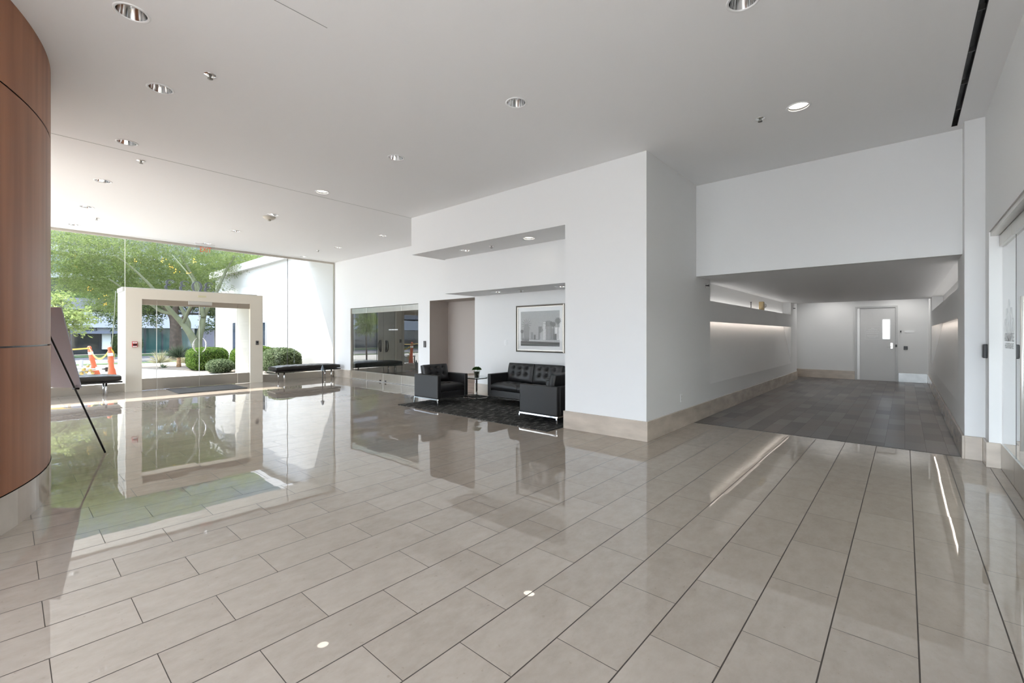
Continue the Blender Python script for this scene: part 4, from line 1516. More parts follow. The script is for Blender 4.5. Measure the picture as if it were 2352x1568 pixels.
lb = at(187, 890, 5.40)       # board's lower near corner
lt = at(141, 705.5, 5.15)     # upper corner, board leans towards the camera
BW = 0.62
up = (lt - lb)
bh = up.length
up.normalize()
side = -RG
nrm = side.cross(up).normalized()
side = up.cross(nrm).normalized()
if nrm.dot(FW) > 0:
    nrm = -nrm                 # towards the camera
foot = at(242, 1040, 5.13)
foot.z = 0
et = thing('easel', 'thin black tripod easel standing between the wood wall and the entrance', 'easel', (foot.x, foot.y, 0))
o3 = Vector((foot.x, foot.y, 0))
apex = at(52, 640, 5.12)
ledge = at(167, 892, 5.13)
cen = lb + side * BW * 0.5
foot2 = at(20, 1030, 5.33)
foot2.z = 0
ledge2 = lb + side * (BW - 0.08) + nrm * 0.02
backfoot = at(60, 985, 6.43)
backfoot.z = 0
for nm, p, q in (('leg', foot, apex), ('leg', foot2, apex), ('leg', backfoot, apex)):
    G().tube([p - o3 + Vector((0, 0, 0.004)), q - o3], 0.0095, 8).obj(nm, M_BLACKP, et)
mid = foot + (apex - foot) * ((ledge.z) / apex.z)
g = G().tube([mid - o3, mid - o3 + (lb + side * 0.1 - mid) * 0.9 - nrm * 0.03], 0.010, 8)
g.tube([mid - o3 - RG * 0.02, mid - o3 + RG * 0.045], 0.012, 8)
g.obj('support_peg', M_BLACKP, et)
bd = thing('display_board', 'grey foam board leaning on the black easel, seen from behind', 'board', lb)
g = G()
for z0_, z1_ in ((-0.006, 0.006),):
    P4 = [Vector((0, 0, 0)), side * BW, side * BW + up * bh, up * bh]
    lo = [g.bm.verts.new(p + nrm * z0_) for p in P4]
    hi = [g.bm.verts.new(p + nrm * z1_) for p in P4]
    g.bm.faces.new(lo[::-1])
    g.bm.faces.new(hi)
    for i in range(4):
        g.bm.faces.new((lo[i], lo[(i + 1) % 4], hi[(i + 1) % 4], hi[i]))
g.obj('board', mat('grey_board', (0.53, 0.545, 0.64), 0.8), bd)

# ------------------------------------------------------------------ outside
M_CONC = mat('pale_concrete', (0.42, 0.40, 0.36), 0.85, noise=0.06, nscale=1.5)
M_DG = mat('decomposed_granite', (0.20, 0.165, 0.13), 0.95, noise=0.2, nscale=9)
M_ROAD = mat('asphalt', (0.10, 0.098, 0.105), 0.9, noise=0.1, nscale=2)
M_LAWN = mat('lawn_green', (0.045, 0.08, 0.022), 0.95, noise=0.5, nscale=6)
struct(G().prism([(-90, -60), (30, -60), (30, -9.2), (XG - 0.03, -9.2), (XG - 0.03, 60), (-90, 60)], -0.12, -0.03).obj('ground', M_DG))
struct(G().prism([(-14.03, -9.2), (6.0, -9.2), (6.0, -30), (-27.3, -30), (-27.3, 30), (-14.03, 30)], -0.03, -0.005).obj('path', M_CONC))
struct(G().box(-36.5, -28.2, -60, 60, -0.03, -0.012).obj('road', M_ROAD))
struct(G().box(-28.2, -27.3, -60, 60, -0.03, 0.02).obj('kerb', M_LAWN))
struct(G().box(-39.9, -36.5, -60, 60, -0.03, 0.03).obj('lawn', M_LAWN))
bed = [(-25.3, 3.75), (-24.6, 5.7), (-24.2, 8.5), (-24.2, 7.28), (-14.1, 7.28), (-14.1, 5.6), (-16.6, 5.4), (-17.6, 4.75), (-19.2, 4.55), (-20.8, 4.45), (-22.2, 3.85), (-23.6, 3.55)]
struct(G().prism([(-25.3, 3.75), (-25.0, 5.7), (-24.6, 7.28), (-14.1, 7.28), (-14.1, 5.7), (-16.6, 5.45), (-17.5, 4.95), (-19.2, 4.65), (-20.8, 4.45), (-22.2, 3.85), (-23.6, 3.5)], -0.004, 0.015).obj('ground.001', M_DG))

# neighbouring white wing along the garden
M_EXTW = mat('white_stucco', (0.44, 0.44, 0.43), 0.85)
t = thing('building', 'long white stucco wing with a flat cornice right of the entrance', 'building', (-20.5, 7.3, 0))
g = G()
g.box(-6.9, 6.45, 0, 5.0, 0, 4.30)
g.obj('wall', M_EXTW, t)
G().box(-7.15, 6.45, -0.22, 5.2, 4.30, 4.62).obj('cornice', M_EXTW, t)
M_DGLASS = mat('dark_window_glass', (0.025, 0.035, 0.05), 0.06, spec=0.8)
for x0, x1, z0, z1 in ((-4.10, -3.62, 0.55, 1.93), (-0.36, 0.05, 0.9, 1.88)):
    w_ = G().box(x0, x1, -0.02, 0.03, z0, z1).obj('window', M_DGLASS, t)
    g = G()
    g.box(x0 - 0.05, x0, -0.03, 0.02, z0 - 0.05, z1 + 0.05)
    g.box(x1, x1 + 0.05, -0.03, 0.02, z0 - 0.05, z1 + 0.05)
    g.box(x0, x1, -0.03, 0.02, z0 - 0.05, z0)
    g.box(x0, x1, -0.03, 0.02, z1, z1 + 0.05)
    g.obj('window_frame', mat('pale_frame', (0.5, 0.5, 0.5), 0.5), w_)

# office block across the road
M_BAND = mat('pale_blue_grey_panel', (0.30, 0.32, 0.36), 0.6)
M_BAND2 = mat('mid_grey_panel', (0.13, 0.135, 0.16), 0.6)
M_TEAL = mat('teal_glazing', (0.012, 0.06, 0.055), 0.05, spec=1.0)
M_TEAL2 = mat('dark_glazing', (0.02, 0.03, 0.04), 0.05, spec=1.0)
M_PURP = mat('grey_violet_column', (0.10, 0.095, 0.12), 0.6)
t = thing('building', 'grey office block with banded floors across the road', 'building', (-41.0, 8.0, 0))
XF = 0.0


def band(y0, y1, z0, z1, m, nm, dx=0.0, depth=1.0):
    return G().box(-depth + dx, dx, y0 - 8, y1 - 8, z0, z1).obj(nm, m, t)


band(-30, 45, 1.83, 2.85, M_BAND, 'facade_band', 0.6, 1.6)
band(-30, 45, 2.85, 3.02, mat('shadow_gap', (0.08, 0.075, 0.07), 0.8), 'recess', -0.3, 0.7)
band(-30, 45, 3.02, 3.78, M_BAND2, 'facade_band', 0.2, 1.2)
band(-30, 45, 3.78, 4.15, M_LAWN, 'planter', 0.1, 1.1)
band(-30, 45, 4.15, 5.0, M_TEAL2, 'glazing', -0.5, 0.5)
band(-30, 45, 5.0, 5.35, M_BAND, 'facade_band', 0.4, 1.4)
band(-30, 45, 5.35, 6.7, M_TEAL, 'glazing', -0.5, 0.5)
band(-30, 45, 6.7, 7.1, M_BAND, 'facade_band', 0.4, 1.4)
band(-30, 45, 7.1, 8.6, M_TEAL2, 'glazing', -0.5, 0.5)
band(-30, 45, 8.6, 9.1, M_BAND, 'facade_band', 0.4, 1.4)
band(-30, 45, 9.1, 14.0, M_TEAL, 'glazing', -0.5, 0.5)
gl = band(5.6, 45, 0.0, 1.83, M_TEAL, 'glazing', -0.3, 0.5)
for y in (5.6, 6.6, 7.6, 8.6, 10.4, 11.6, 12.8):
    G().box(-0.3, -0.24, y - 8 - 0.04, y - 8 + 0.04, 0.0, 1.83).obj('mullion', M_TEAL2, gl)
band(9.75, 10.75, 0, 1.83, M_PURP, 'column', 0.3, 0.8)
band(-30, 5.6, 0.0, 1.83, M_TEAL2, 'glazing', -0.8, 0.5)
band(2.3, 2.75, 0, 1.83, mat('blue_grey_column', (0.14, 0.16, 0.23), 0.6), 'column', 0.4, 0.9)
band(2.75, 5.3, 1.42, 1.60, mat('grey_lintel', (0.10, 0.115, 0.15), 0.6), 'lintel', 0.5, 0.9)
band(2.75, 5.3, 1.60, 1.83, mat('light_lintel', (0.18, 0.20, 0.22), 0.6), 'lintel', 0.3, 0.8)
band(4.3, 4.75, 0.35, 1.42, mat('bright_pane', (0.6, 0.64, 0.64), 0.3), 'entry_panel', -0.2, 0.3)
tg = text_geo('3003', 0.42, 0.03)
tg.move(basis((0.33, 3.6 - 8, 1.72), (0, 1, 0), (0, 0, 1), (1, 0, 0)))
tg.obj('lettering', M_DARKM, t)

# address digits standing on the portal cap, seen from behind so mirrored
M_DIGIT = mat('slate_digit', (0.10, 0.11, 0.13), 0.5)


def arc_band(g, cx, cz, rx, rz, a0, a1, t0, tmax, d0, d1, n=22):
    prev = None
    for q in range(n + 1):
        a = math.radians(a0 + (a1 - a0) * q / n)
        th = t0 + (tmax - t0) * max(0.0, math.cos(a)) ** 1.2 if True else t0
        o_ = (cx + rx * math.cos(a), cz + rz * math.sin(a))
        i_ = (cx + (rx - th) * math.cos(a), cz + (rz - min(th, t0 * 1.4)) * math.sin(a))
        if prev:
            g.prism([prev[0], o_, i_, prev[1]], d0, d1, 'x')
        prev = (o_, i_)


nt_ = thing('building_number', 'large slate house number 3033 standing on the portal cap, seen mirrored', 'house number', (-14.62, 3.30, 2.535))


def digit3(yc, sc=1.0, mir=True):
    g = G()
    s = -1 if mir else 1
    g2 = G()
    arc_band(g2, 0.0, 0.205, 0.105, 0.082, -95, 165, 0.016, 0.055, -0.02, 0.02)
    arc_band(g2, 0.0, 0.080, 0.125, 0.088, -165, 95, 0.016, 0.062, -0.02, 0.02)
    for v in g2.bm.verts:
        v.co.y = v.co.y * s * sc + yc
        v.co.z *= sc
    return g2.obj('digit', M_DIGIT, nt_)


def digit0(yc):
    g = G()
    prev = None
    for q in range(41):
        a = 2 * PI * q / 40
        o_ = (yc + 0.125 * math.cos(a), 0.145 + 0.15 * math.sin(a))
        i_ = (yc + 0.072 * math.cos(a), 0.145 + 0.137 * math.sin(a))
        if prev:
            g.prism([prev[0], o_, i_, prev[1]], -0.02, 0.02, 'x')
        prev = (o_, i_)
    return g.obj('digit', M_DIGIT, nt_)


for y in (-0.44, -0.12):
    digit3(y)
digit0(0.155)
digit3(0.44)

# trees -----------------------------------------------------------------------
M_PVBARK = mat('green_bark', (0.105, 0.115, 0.062), 0.8, noise=0.2, nscale=5)
M_BARK = mat('brown_bark', (0.07, 0.052, 0.04), 0.9, noise=0.35, nscale=8)
M_PVLEAF = leaf_mat('feathery_leaf', [(0.080, 0.120, 0.030), (0.135, 0.180, 0.055), (0.200, 0.235, 0.090)], 0.5)
M_DKLEAF = leaf_mat('dark_leaf', [(0.030, 0.051, 0.018), (0.066, 0.096, 0.033), (0.120, 0.150, 0.054)], 0.4)
M_LTLEAF = leaf_mat('young_leaf', [(0.170, 0.230, 0.065), (0.260, 0.300, 0.120)], 0.5)
M_BLOOM = mat('yellow_bloom', (0.60, 0.36, 0.03), 0.8)


def limb(g, pts, r0, r1, n=6):
    P = [Vector(p) for p in pts]
    out = []
    for i in range(len(P) - 1):          # Catmull-Rom smoothing
        p0, p1, p2, p3 = P[max(i - 1, 0)], P[i], P[i + 1], P[min(i + 2, len(P) - 1)]
        for q in range(n):
            f = q / n
            out.append(0.5 * ((2 * p1) + (p2 - p0) * f + (2 * p0 - 5 * p1 + 4 * p2 - p3) * f * f + (3 * p1 - p0 - 3 * p2 + p3) * f ** 3))
    out.append(P[-1])
    m = len(out) - 1
    g.tube(out, [r0 + (r1 - r0) * i / m for i in range(m + 1)], 10)
    return out


def leaves(name, blobs, m, parent, origin, l=(0.12, 0.26), w=(0.02, 0.04), droop=0.5, sprays=True):
    C, D = [], []
    for (c, r, n) in blobs:
        c, r = np.array(c, float), np.array(r, float)
        if sprays:                      # leaves strung along short drooping twigs
            k = max(1, n // 14)
            base = rnd_dirs(k) * R_.uniform(0.35, 1.0, (k, 1)) * r + c
            dr_ = rnd_dirs(k)
            dr_[:, 2] = dr_[:, 2] * 0.5 - droop * 0.5
            dr_ /= np.linalg.norm(dr_, axis=1)[:, None]
            tt = R_.uniform(0, 0.55, (k, 14, 1))
            p = base[:, None, :] + dr_[:, None, :] * tt + R_.normal(size=(k, 14, 3)) * 0.05
            C.append(p.reshape(-1, 3))
            dd = dr_[:, None, :] + R_.normal(size=(k, 14, 3)) * 0.55
            D.append(dd.reshape(-1, 3))
        else:
            p = rnd_dirs(n) * R_.uniform(0.5, 1.0, (n, 1)) * r + c
            C.append(p)
            D.append(rnd_dirs(n))
    C, D = np.concatenate(C), np.concatenate(D)
    n = len(C)
    return quads_obj(name, C, D, rnd_dirs(n), R_.uniform(*l, n), R_.uniform(*w, n), m, parent, origin)


base = at(455, 846, 19.7)
base.z = 0.0
pv = thing('palo_verde_tree', 'multi-stemmed green-barked tree with feathery leaves and yellow blooms behind the hedge', 'tree', base)
pl = lambda u, v, d: at(u, v, d) - base
limbs = [
    ([Vector((0, 0, -0.02)), pl(452, 800, 19.7), pl(438, 768, 19.7), pl(420, 744, 19.6), pl(400, 722, 19.4), pl(376, 694, 19.0), pl(345, 655, 18.5), pl(300, 612, 17.8), pl(262, 585, 17.0)], 0.19, 0.012),
    ([pl(398, 720, 19.4), pl(372, 715, 19.2), pl(348, 700, 18.9), pl(325, 688, 18.5), pl(280, 660, 17.8), pl(250, 640, 17.2)], 0.085, 0.02),
    ([pl(432, 762, 19.7), pl(433, 742, 19.9), pl(424, 722, 20.1), pl(414, 700, 20.3), pl(404, 660, 20.6), pl(392, 610, 21), pl(372, 570, 21)], 0.10, 0.03),
    ([Vector((0.1, 0.15, -0.02)), pl(456, 790, 19.9), pl(464, 748, 20.1), pl(469, 722, 20.2), pl(481, 700, 20.2), pl(500, 665, 20.3), pl(520, 620, 20.5), pl(545, 580, 20.6)], 0.16, 0.03),
    ([pl(467, 728, 20.1), pl(462, 700, 20.0), pl(455, 660, 19.9), pl(436, 622, 19.8), pl(420, 595, 19.6), pl(405, 565, 19.5)], 0.10, 0.03),
    ([pl(420, 744, 19.6), pl(436, 706, 19.2), pl(452, 680, 18.8), pl(440, 640, 18.5), pl(395, 585, 18.2)], 0.07, 0.02),
]
for pts, r0, r1 in limbs:
    g = G()
    limb(g, pts, r0, r1)
    g.obj('limb', M_PVBARK, pv)
blobs = []
for (u, v, d, rx, rz, n) in ((150, 560, 17.5, 1.5, 0.8, 2600), (215, 575, 17.5, 1.5, 0.9, 3000), (165, 615, 18.0, 1.3, 0.55, 2400), (250, 640, 18.5, 1.3, 0.8, 2800), (200, 655, 18.5, 1.2, 0.4, 1500),
                              (300, 585, 19, 1.5, 1.0, 3000), (330, 640, 19.5, 1.4, 0.8, 2400), (385, 590, 20, 1.6, 1.0, 3000), (400, 645, 20, 1.2, 0.6, 1500), (460, 600, 20.5, 1.6, 0.9, 2600), (455, 650, 20.5, 1.2, 0.6, 1500),
                              (530, 590, 21, 1.5, 0.8, 2000), (580, 590, 21, 1.5, 0.8, 1600), (255, 690, 18.2, 0.9, 0.5, 1300), (270, 530, 19, 2.0, 0.9, 2500), (420, 530, 20, 2.2, 0.9, 2500), (130, 520, 18, 2.0, 0.8, 2200), (350, 470, 19.5, 3.5, 1.2, 2500)):
    blobs.append((at(u, v, d), (rx, rx, rz), n))
blobs = [(c_, r_, int(n_ * 2.6)) for c_, r_, n_ in blobs]
leaves('foliage', blobs, M_PVLEAF, pv, base, l=(0.05, 0.14), w=(0.011, 0.026))
c = np.concatenate([np.array(at(u, v, 17.6))[None] + R_.normal(size=(14, 3)) * 0.06 for u, v in ((175, 593), (205, 662), (240, 680), (168, 612), (374, 596), (392, 612), (405, 621), (312, 600), (445, 600), (430, 625), (244, 700))])
c = c[::2]
quads_obj('blossom', c, rnd_dirs(len(c)), rnd_dirs(len(c)), np.full(len(c), 0.055), np.full(len(c), 0.05), M_BLOOM, pv, base)

base2 = at(405, 812, 24.5)
base2.z = 0.0
dk = thing('mesquite_tree', 'dark-trunked shade tree standing behind the green-barked tree', 'tree', base2)
pl = lambda u, v, d: at(u, v, d) - base2
for pts, r0, r1 in (([Vector((0, 0, -0.02)), pl(404, 790, 24.5), pl(403, 755, 24.5), pl(398, 728, 24.5), pl(380, 706, 24.3), pl(350, 690, 24), pl(310, 670, 23.5)], 0.34, 0.08),
                    ([pl(403, 760, 24.5), pl(414, 742, 24.6), pl(428, 722, 24.8), pl(446, 700, 25), pl(480, 670, 25)], 0.17, 0.06),
                    ([pl(400, 735, 24.5), pl(404, 705, 24.5), pl(412, 670, 24.5), pl(418, 630, 24.5)], 0.18, 0.05)):
    g = G()
    limb(g, pts, r0, r1)
    g.obj('limb', M_BARK, dk)
blobs = []
for (u, v, d, rx, rz, n) in ((345, 708, 24.5, 1.3, 0.35, 1400), (395, 690, 25, 1.6, 0.5, 1800), (470, 690, 25.5, 1.6, 0.6, 1800), (310, 680, 24, 1.6, 0.6, 1700), (250, 712, 23, 0.9, 0.5, 1000), (275, 735, 23, 0.4, 0.4, 400), (520, 690, 26, 1.6, 0.9, 1600),
                              (420, 630, 26, 2.6, 1.2, 3000), (320, 610, 26, 2.6, 1.2, 2600), (500, 610, 26, 2.4, 1.2, 2400), (215, 620, 27, 2.2, 0.8, 1400), (580, 600, 27, 2.2, 1.1, 1800), (480, 745, 25, 0.35, 0.3, 260), (350, 735, 24, 0.5, 0.25, 300)):
    blobs.append((at(u, v, d), (rx, rx, rz), n))
blobs = [(c_, r_, int(n_ * 1.6)) for c_, r_, n_ in blobs]
leaves('foliage', blobs, M_DKLEAF, dk, base2, l=(0.09, 0.19), w=(0.025, 0.055))

base3 = at(500, 812, 27)
base3.z = 0
tr = thing('shade_tree', 'slender dark trunk and crown showing beside the white wing wall', 'tree', base3)
g = G()
limb(g, [Vector((0, 0, -0.02)), at(497, 760, 27) - base3, at(499, 700, 27) - base3, at(505, 620, 27) - base3], 0.13, 0.05)
g.obj('trunk', M_BARK, tr)
leaves('foliage', [(at(505, 640, 27.5), (2.4, 2.4, 1.6), 2600), (at(490, 715, 27), (0.7, 0.7, 0.4), 500)], M_DKLEAF, tr, base3, l=(0.14, 0.28), w=(0.04, 0.08))

base4 = at(150, 800, 15.5)
base4.z = 0
yt = thing('young_tree', 'young tree with bright light-green leaves behind the grey board', 'tree', base4)
g = G()
limb(g, [Vector((0, 0, -0.02)), at(160, 780, 15.5) - base4, at(152, 740, 15.5) - base4, at(140, 690, 15.5) - base4], 0.045, 0.02)
g.obj('trunk', M_BARK, yt)
leaves('foliage', [(at(125, 690, 15.5), (0.35, 0.35, 0.35), 900), (at(148, 728, 15.5), (0.55, 0.55, 0.28), 1300), (at(175, 722, 15.4), (0.3, 0.3, 0.16), 500), (at(160, 748, 15.5), (0.4, 0.4, 0.14), 500), (at(100, 720, 15.5), (0.6, 0.6, 0.6), 900)], M_LTLEAF, yt, base4, l=(0.08, 0.15), w=(0.03, 0.05), droop=0.3)

sb = at(249, 872, 13.1)
sb.z = 0
sl = thing('sapling', 'thin leaning sapling stem behind the right orange channelizer post', 'sapling', sb)
g = G()
limb(g, [Vector((0, 0, 0)), at(249, 850, 13.1) - sb, at(256, 800, 13.1) - sb, at(262, 730, 13.1) - sb, at(266, 668, 13.1) - sb], 0.016, 0.010)
g.obj('stem', mat('grey_green_stem', (0.16, 0.18, 0.13), 0.8), sl)

# hedges
M_HEDGE = leaf_mat('hedge_leaf', [(0.054, 0.102, 0.018), (0.102, 0.168, 0.036), (0.180, 0.240, 0.060)], 0.35)
M_SAGE = leaf_mat('sage_leaf', [(0.078, 0.108, 0.054), (0.132, 0.174, 0.090), (0.204, 0.240, 0.144)], 0.35)
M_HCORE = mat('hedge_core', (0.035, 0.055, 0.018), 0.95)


def hedge(name, label, c, r, n, m, pw_=4.0, lsz=(0.05, 0.09)):
    t = thing(name, label, 'shrub', (c[0], c[1], 0))
    d = rnd_dirs(n)
    k = (np.abs(d / np.array([1, 1, 1])) ** pw_).sum(1) ** (-1 / pw_)
    p = d * k[:, None] * np.array(r) * R_.uniform(0.90, 1.03, (n, 1)) + np.array([0, 0, r[2]])
    keep = p[:, 2] > 0.0
    p, d = p[keep], d[keep]
    quads_obj('foliage', p, d * 0.7 + rnd_dirs(len(p)), rnd_dirs(len(p)), R_.uniform(*lsz, len(p)), R_.uniform(lsz[0] * 0.5, lsz[1] * 0.55, len(p)), m, t)
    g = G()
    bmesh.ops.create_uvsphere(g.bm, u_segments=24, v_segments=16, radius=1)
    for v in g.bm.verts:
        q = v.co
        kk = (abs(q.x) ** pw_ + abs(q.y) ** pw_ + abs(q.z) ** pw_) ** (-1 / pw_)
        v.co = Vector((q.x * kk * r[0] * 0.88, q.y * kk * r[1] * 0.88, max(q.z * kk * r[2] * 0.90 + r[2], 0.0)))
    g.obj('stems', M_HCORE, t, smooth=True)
    return t


hedge('hedge', 'clipped boxy green hedge seen through the entrance doors, right of the spiky plant', (-20.2, 5.12), (0.66, 0.60, 0.43), 9000, M_HEDGE)
hedge('hedge', 'smaller clipped hedge tucked behind the left end of the boxy one', (-21.6, 5.22), (0.45, 0.45, 0.40), 5000, M_HEDGE)
hedge('hedge', 'rounded clipped hedge at the white wall behind the right cream jamb', (-18.6, 6.22), (0.60, 0.75, 0.46), 8000, M_HEDGE, 3.0)
hedge('shrub', 'loose grey-green shrub in front of the boxy hedge', (-18.3, 5.02), (0.42, 0.42, 0.24), 2600, M_SAGE, 2.2, (0.06, 0.11))
hedge('shrub', 'large sage-coloured shrub against the white wing behind the right bench', (-16.6, 6.42), (0.85, 0.55, 0.44), 9000, M_SAGE, 2.6, (0.06, 0.11))
hedge('hedge', 'tall dark green shrub by the office block door across the road', (-38.6, 5.25), (0.8, 0.75, 0.75), 5000, M_DKLEAF, 2.5, (0.12, 0.2))


def spiky(name, label, loc, n, h, r, trunk=0.0, m=None, col=None):
    t = thing(name, label, 'plant', loc)
    C, D, L = [], [], []
    for k in range(n):
        a = R_.uniform(0, 2 * PI)
        e = R_.uniform(0.0, 1.3)
        d = np.array([math.cos(a) * math.cos(e), math.sin(a) * math.cos(e), math.sin(e)])
        l = r * R_.uniform(0.8, 1.1)
        C.append(d * l / 2 + np.array([0, 0, trunk]))
        D.append(d)
        L.append(l)
    quads_obj('blades', np.array(C), np.array(D), rnd_dirs(n), np.array(L), np.full(n, 0.03), m, t)
    if trunk:
        G().tube([(0, 0, -0.02), (0.03, 0, trunk * 0.6), (0, 0, trunk)], [0.09, 0.075, 0.06], 10).obj('trunk', mat('orange_brown_trunk', (0.36, 0.22, 0.12), 0.9, noise=0.4, nscale=20), t)
    return t


M_YUCCA = leaf_mat('yucca_blade', [(0.060, 0.084, 0.048), (0.120, 0.150, 0.090)], 0.2)
M_YUCCA2 = leaf_mat('pale_blade', [(0.252, 0.240, 0.144), (0.330, 0.312, 0.204)], 0.3)
spiky('yucca', 'spiky dark green yucca on a short trunk left of the hedge', (-22.7, 4.73, 0), 280, 0.4, 0.58, 0.42, M_YUCCA)
spiky('agave', 'pale straw-coloured spiky grass behind the yucca', (-26.0, 5.75, 0), 160, 0.4, 0.75, 0.0, M_YUCCA2)
spiky('agave', 'small grey-green agave on the bed in front of the yucca', (-22.5, 4.15, 0), 30, 0.3, 0.28, 0.0, M_YUCCA)
spiky('agave', 'pale clumped agave farther back left of the dark trunk', (-27.0, 4.9, 0), 140, 0.4, 0.65, 0.0, M_YUCCA2)

# channelizer posts, caution tape, valve assembly
M_ORANGE = mat('safety_orange', (0.42, 0.085, 0.03), 0.5)
M_WHITER = mat('reflective_white', (0.8, 0.8, 0.8), 0.35)


def channelizer(label, loc, lean):
    t = thing('channelizer_post', label, 'traffic post', loc, 0, 'orange channelizer posts')
    t.rotation_euler = lean
    G().lathe([(0.0, 0.0), (0.20, 0.0), (0.20, 0.05), (0.10, 0.06), (0.0, 0.06)], seg=20).obj('base', M_BLACKP, t)
    prof = lambda z: 0.066 - 0.014 * z
    g = G().lathe([(prof(0.06) + 0.045, 0.06), (prof(0.3) + 0.02, 0.34), (prof(0.4) + 0.022, 0.36), (prof(0.4) + 0.005, 0.40), (prof(0.55), 0.56), (prof(0.58) + 0.012, 0.58), (prof(0.9), 0.90), (0.038, 0.91), (0.052, 0.95), (0.050, 0.99), (0.032, 1.02), (0.0, 1.03)], seg=20)
    g.obj('post', M_ORANGE, t)
    for z in (0.64, 0.78):
        G().lathe([(prof(z) + 0.006, z - 0.06), (prof(z) + 0.005, z + 0.06)], seg=20).obj('reflective_band', M_WHITER, t)
    return t


channelizer('leaning orange channelizer post with white bands, farther left, behind the valve', (-19.0, 1.86, 0), (0.18, 0, 0))
channelizer('orange channelizer post with white bands close to the left portal side', (-17.0, 2.0, 0), (0.07, 0, 0))
g = G()
A, Bq = Vector((-19.0, 1.68, 0.94)), Vector((-17.0, 1.92, 0.95))


def tape(pts, h=0.045):
    prev = None
    for p in pts:
        a, b = g.bm.verts.new(p + Vector((0, 0, h))), g.bm.verts.new(p - Vector((0, 0, h)))
        a2, b2 = g.bm.verts.new(p + Vector((0.004, 0.004, h))), g.bm.verts.new(p + Vector((0.004, 0.004, -h)))
        if prev:
            for q in ((0, 1), (2, 3)):
                g.bm.faces.new((prev[q[0]], prev[q[1]], (a, b, a2, b2)[q[1]], (a, b, a2, b2)[q[0]]))
            g.bm.faces.new((prev[0], prev[2], a2, a))
            g.bm.faces.new((prev[1], prev[3], b2, b))
        prev = (a, b, a2, b2)


tape([A + (Bq - A) * f - Vector((0, 0, 0.30 * 4 * f * (1 - f))) + Vector((0.06, 0, 0)) for f in [i / 16 for i in range(17)]], 0.028)
tape([A + Vector((0.06, 0, 0)) + (Vector((-21.0, -1.5, 0.86)) - A) * f - Vector((0, 0, 0.06 * 4 * f * (1 - f))) for f in [i / 10 for i in range(11)]], 0.022)
tape([Bq + Vector((0.07, 0.03, 0)), Bq + Vector((0.07, 0.09, -0.1)), Bq + Vector((0.07, 0.11, -0.28))], 0.03)
tag(g.obj('caution_tape', mat('caution_yellow', (0.42, 0.27, 0.03), 0.5)), 'yellow caution tape strung between the two orange posts', 'tape')

vb = at(205, 880, 12.9)
vb.z = 0
t = thing('backflow_valve', 'brass and black valve assembly on the ground behind the left bench', 'valve', vb)
g = G()
g.tube([(0, -0.35, 0.33), (0, 0.40, 0.36)], 0.035, 10)
g.obj('pipe', mat('galvanised_pipe', (0.35, 0.35, 0.35), 0.4, metal=0.7), t)
g = G()
for y, z, r in ((-0.12, 0.36, 0.06), (0.02, 0.33, 0.055), (-0.03, 0.45, 0.045), (-0.16, 0.25, 0.05), (0.07, 0.25, 0.045), (-0.06, 0.28, 0.04)):
    g.lathe([(0, -r), (r * 0.8, -r * 0.6), (r, 0), (r * 0.8, r * 0.6), (0, r)], (0, y, z), 12)
g.obj('valve_body', mat('brass', (0.36, 0.27, 0.10), 0.35, metal=0.8), t)
G().box(-0.04, 0.04, 0.14, 0.26, 0.33, 0.42, bev=0.006).obj('test_port', M_WHITEP, t)
G().box(-0.05, 0.05, 0.34, 0.48, 0.27, 0.40, bev=0.01).obj('handwheel', M_BLACKP, t)
G().tube([(0, -0.30, 0), (0, -0.30, 0.34)], 0.03, 8).obj('riser', M_DARKM, t)
tb = at(190, 880, 13.1)
o = tag(G().box(-0.25, 0.25, -0.45, 0.12, 0, 0.36, bev=0.01).obj('utility_box', mat('grey_utility', (0.22, 0.23, 0.22), 0.7)), 'low grey utility box on the path behind the left bench', 'utility box')
o.location = (tb.x - 0.5, tb.y, 0)
o = G().lathe([(0.0, 0.0), (0.06, 0.0), (0.06, 0.32), (0.045, 0.37), (0, 0.38)], seg=16)
o = tag(o.obj('standpipe', mat('grey_pipe', (0.4, 0.4, 0.42), 0.5)), 'short grey standpipe on the pale path left of the valve', 'standpipe')
o.location = (-24.0, 1.9, 0)
# small landscape fixture by the white wall (peaked, seen over the right bench)
p = at(741, 850, 11.95)
t = thing('landscape_light', 'small dark peaked fixture outside the glass above the right bench', 'light', (p.x, p.y, 0))
G().tube([(0, 0, 0), (0, 0, 0.42)], 0.012, 8).obj('stake', M_DARKM, t)
G().lathe([(0.05, 0.40), (0.045, 0.43), (0.012, 0.54), (0.0, 0.55)], seg=12).obj('hood', mat('slate_metal', (0.16, 0.20, 0.24), 0.5), t)

# mirrored white lettering on the entrance sidelight
tg = text_geo('NO', 0.075, 0.001)
tg.move(basis((-0.0095, 2.425 - 2.3065, 0.73), (0, 1, 0), (0, 0, 1), (1, 0, 0)) @ Matrix.Diagonal((-1, 1, 1, 1)))
ws = bpy.data.objects['window_2']
tg.obj('lettering', M_WHITER, ws)

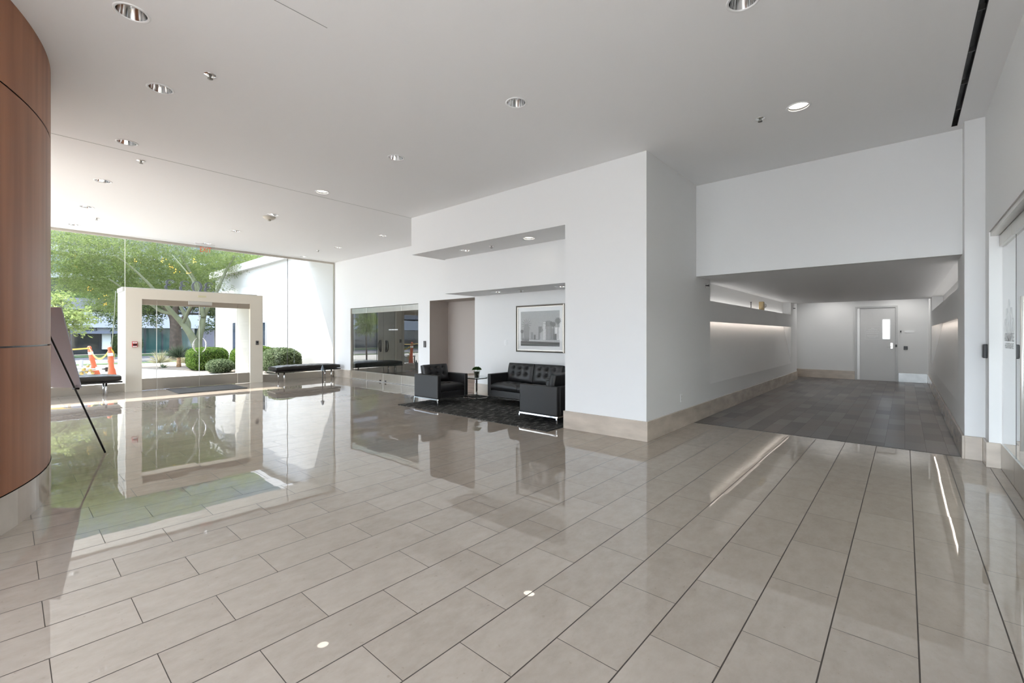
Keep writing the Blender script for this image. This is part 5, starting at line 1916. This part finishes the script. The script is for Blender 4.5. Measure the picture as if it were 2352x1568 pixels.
# ------------------------------------------------------------------ light
wd = bpy.data.worlds.new('World')
SC.world = wd
wd.use_nodes = True
nt = wd.node_tree
bg = nt.nodes['Background']
sky = nt.nodes.new('ShaderNodeTexSky')
sky.sky_type = 'NISHITA'
sky.sun_disc = False
sky.sun_elevation = math.radians(56)
sky.sun_rotation = math.radians(243)
mixn = nt.nodes.new('ShaderNodeMix')
mixn.data_type = 'RGBA'
mixn.inputs['Factor'].default_value = 0.65
mixn.inputs[7].default_value = (4.85, 5.3, 6.1, 1)
nt.links.new(sky.outputs['Color'], mixn.inputs[6])
nt.links.new(mixn.outputs[2], bg.inputs['Color'])
bg.inputs['Strength'].default_value = 0.28

sd = Vector((1.0, 0.5, -1.68)).normalized()
L = bpy.data.lights.new('sun', 'SUN')
L.energy = 3.5
L.color = (1.0, 0.965, 0.91)
L.angle = math.radians(0.53)
o = bpy.data.objects.new('sun', L)
COL.objects.link(o)
o.rotation_euler = sd.to_track_quat('-Z', 'Y').to_euler()


def spot(loc, power, col=(1, 0.98, 0.95), size=130, blend=0.7, rad=0.05):
    L = bpy.data.lights.new('downlight_beam', 'SPOT')
    L.energy = power
    L.color = col
    L.spot_size = math.radians(size)
    L.spot_blend = blend
    L.shadow_soft_size = rad
    o = bpy.data.objects.new('downlight_beam', L)
    COL.objects.link(o)
    o.location = loc
    return o


for x, y, z, p in ((-7.19, 3.43, CH, 12), (-0.822, 5.39, CH, 12), (-1.7, 16.3, 2.75, 16), (-0.1, 16.3, 2.75, 16)):  # last two beams serve the added corridor-end pair
    spot((x, y, z - 0.02), p * 0.4, size=160 if y > 10 else 90, rad=0.05)

# ------------------------------------------------------------------ camera
cam = bpy.data.cameras.new('camera')
cam.sensor_fit = 'HORIZONTAL'
cam.sensor_width = 36
cam.lens = FPX / 2352 * 36
cam.shift_y = -(784 - CY0) / 2352
cam.clip_start = 0.05
cam.clip_end = 300
co = bpy.data.objects.new('camera', cam)
COL.objects.link(co)
co.location = (0, 0, HCAM)
co.rotation_euler = (PI / 2, 0, AL)
SC.camera = co

SC.view_settings.view_transform = 'Standard'
SC.view_settings.look = 'None'
SC.view_settings.gamma = 1
SC.view_settings.use_curve_mapping = False
SC.view_settings.exposure = 2.35
SC.cycles.blur_glossy = 0.2
SC.cycles.adaptive_threshold = 0.05
SC.cycles.max_bounces = 8
SC.cycles.diffuse_bounces = 4
SC.cycles.glossy_bounces = 6
SC.cycles.transparent_max_bounces = 24
SC.cycles.use_denoising = True
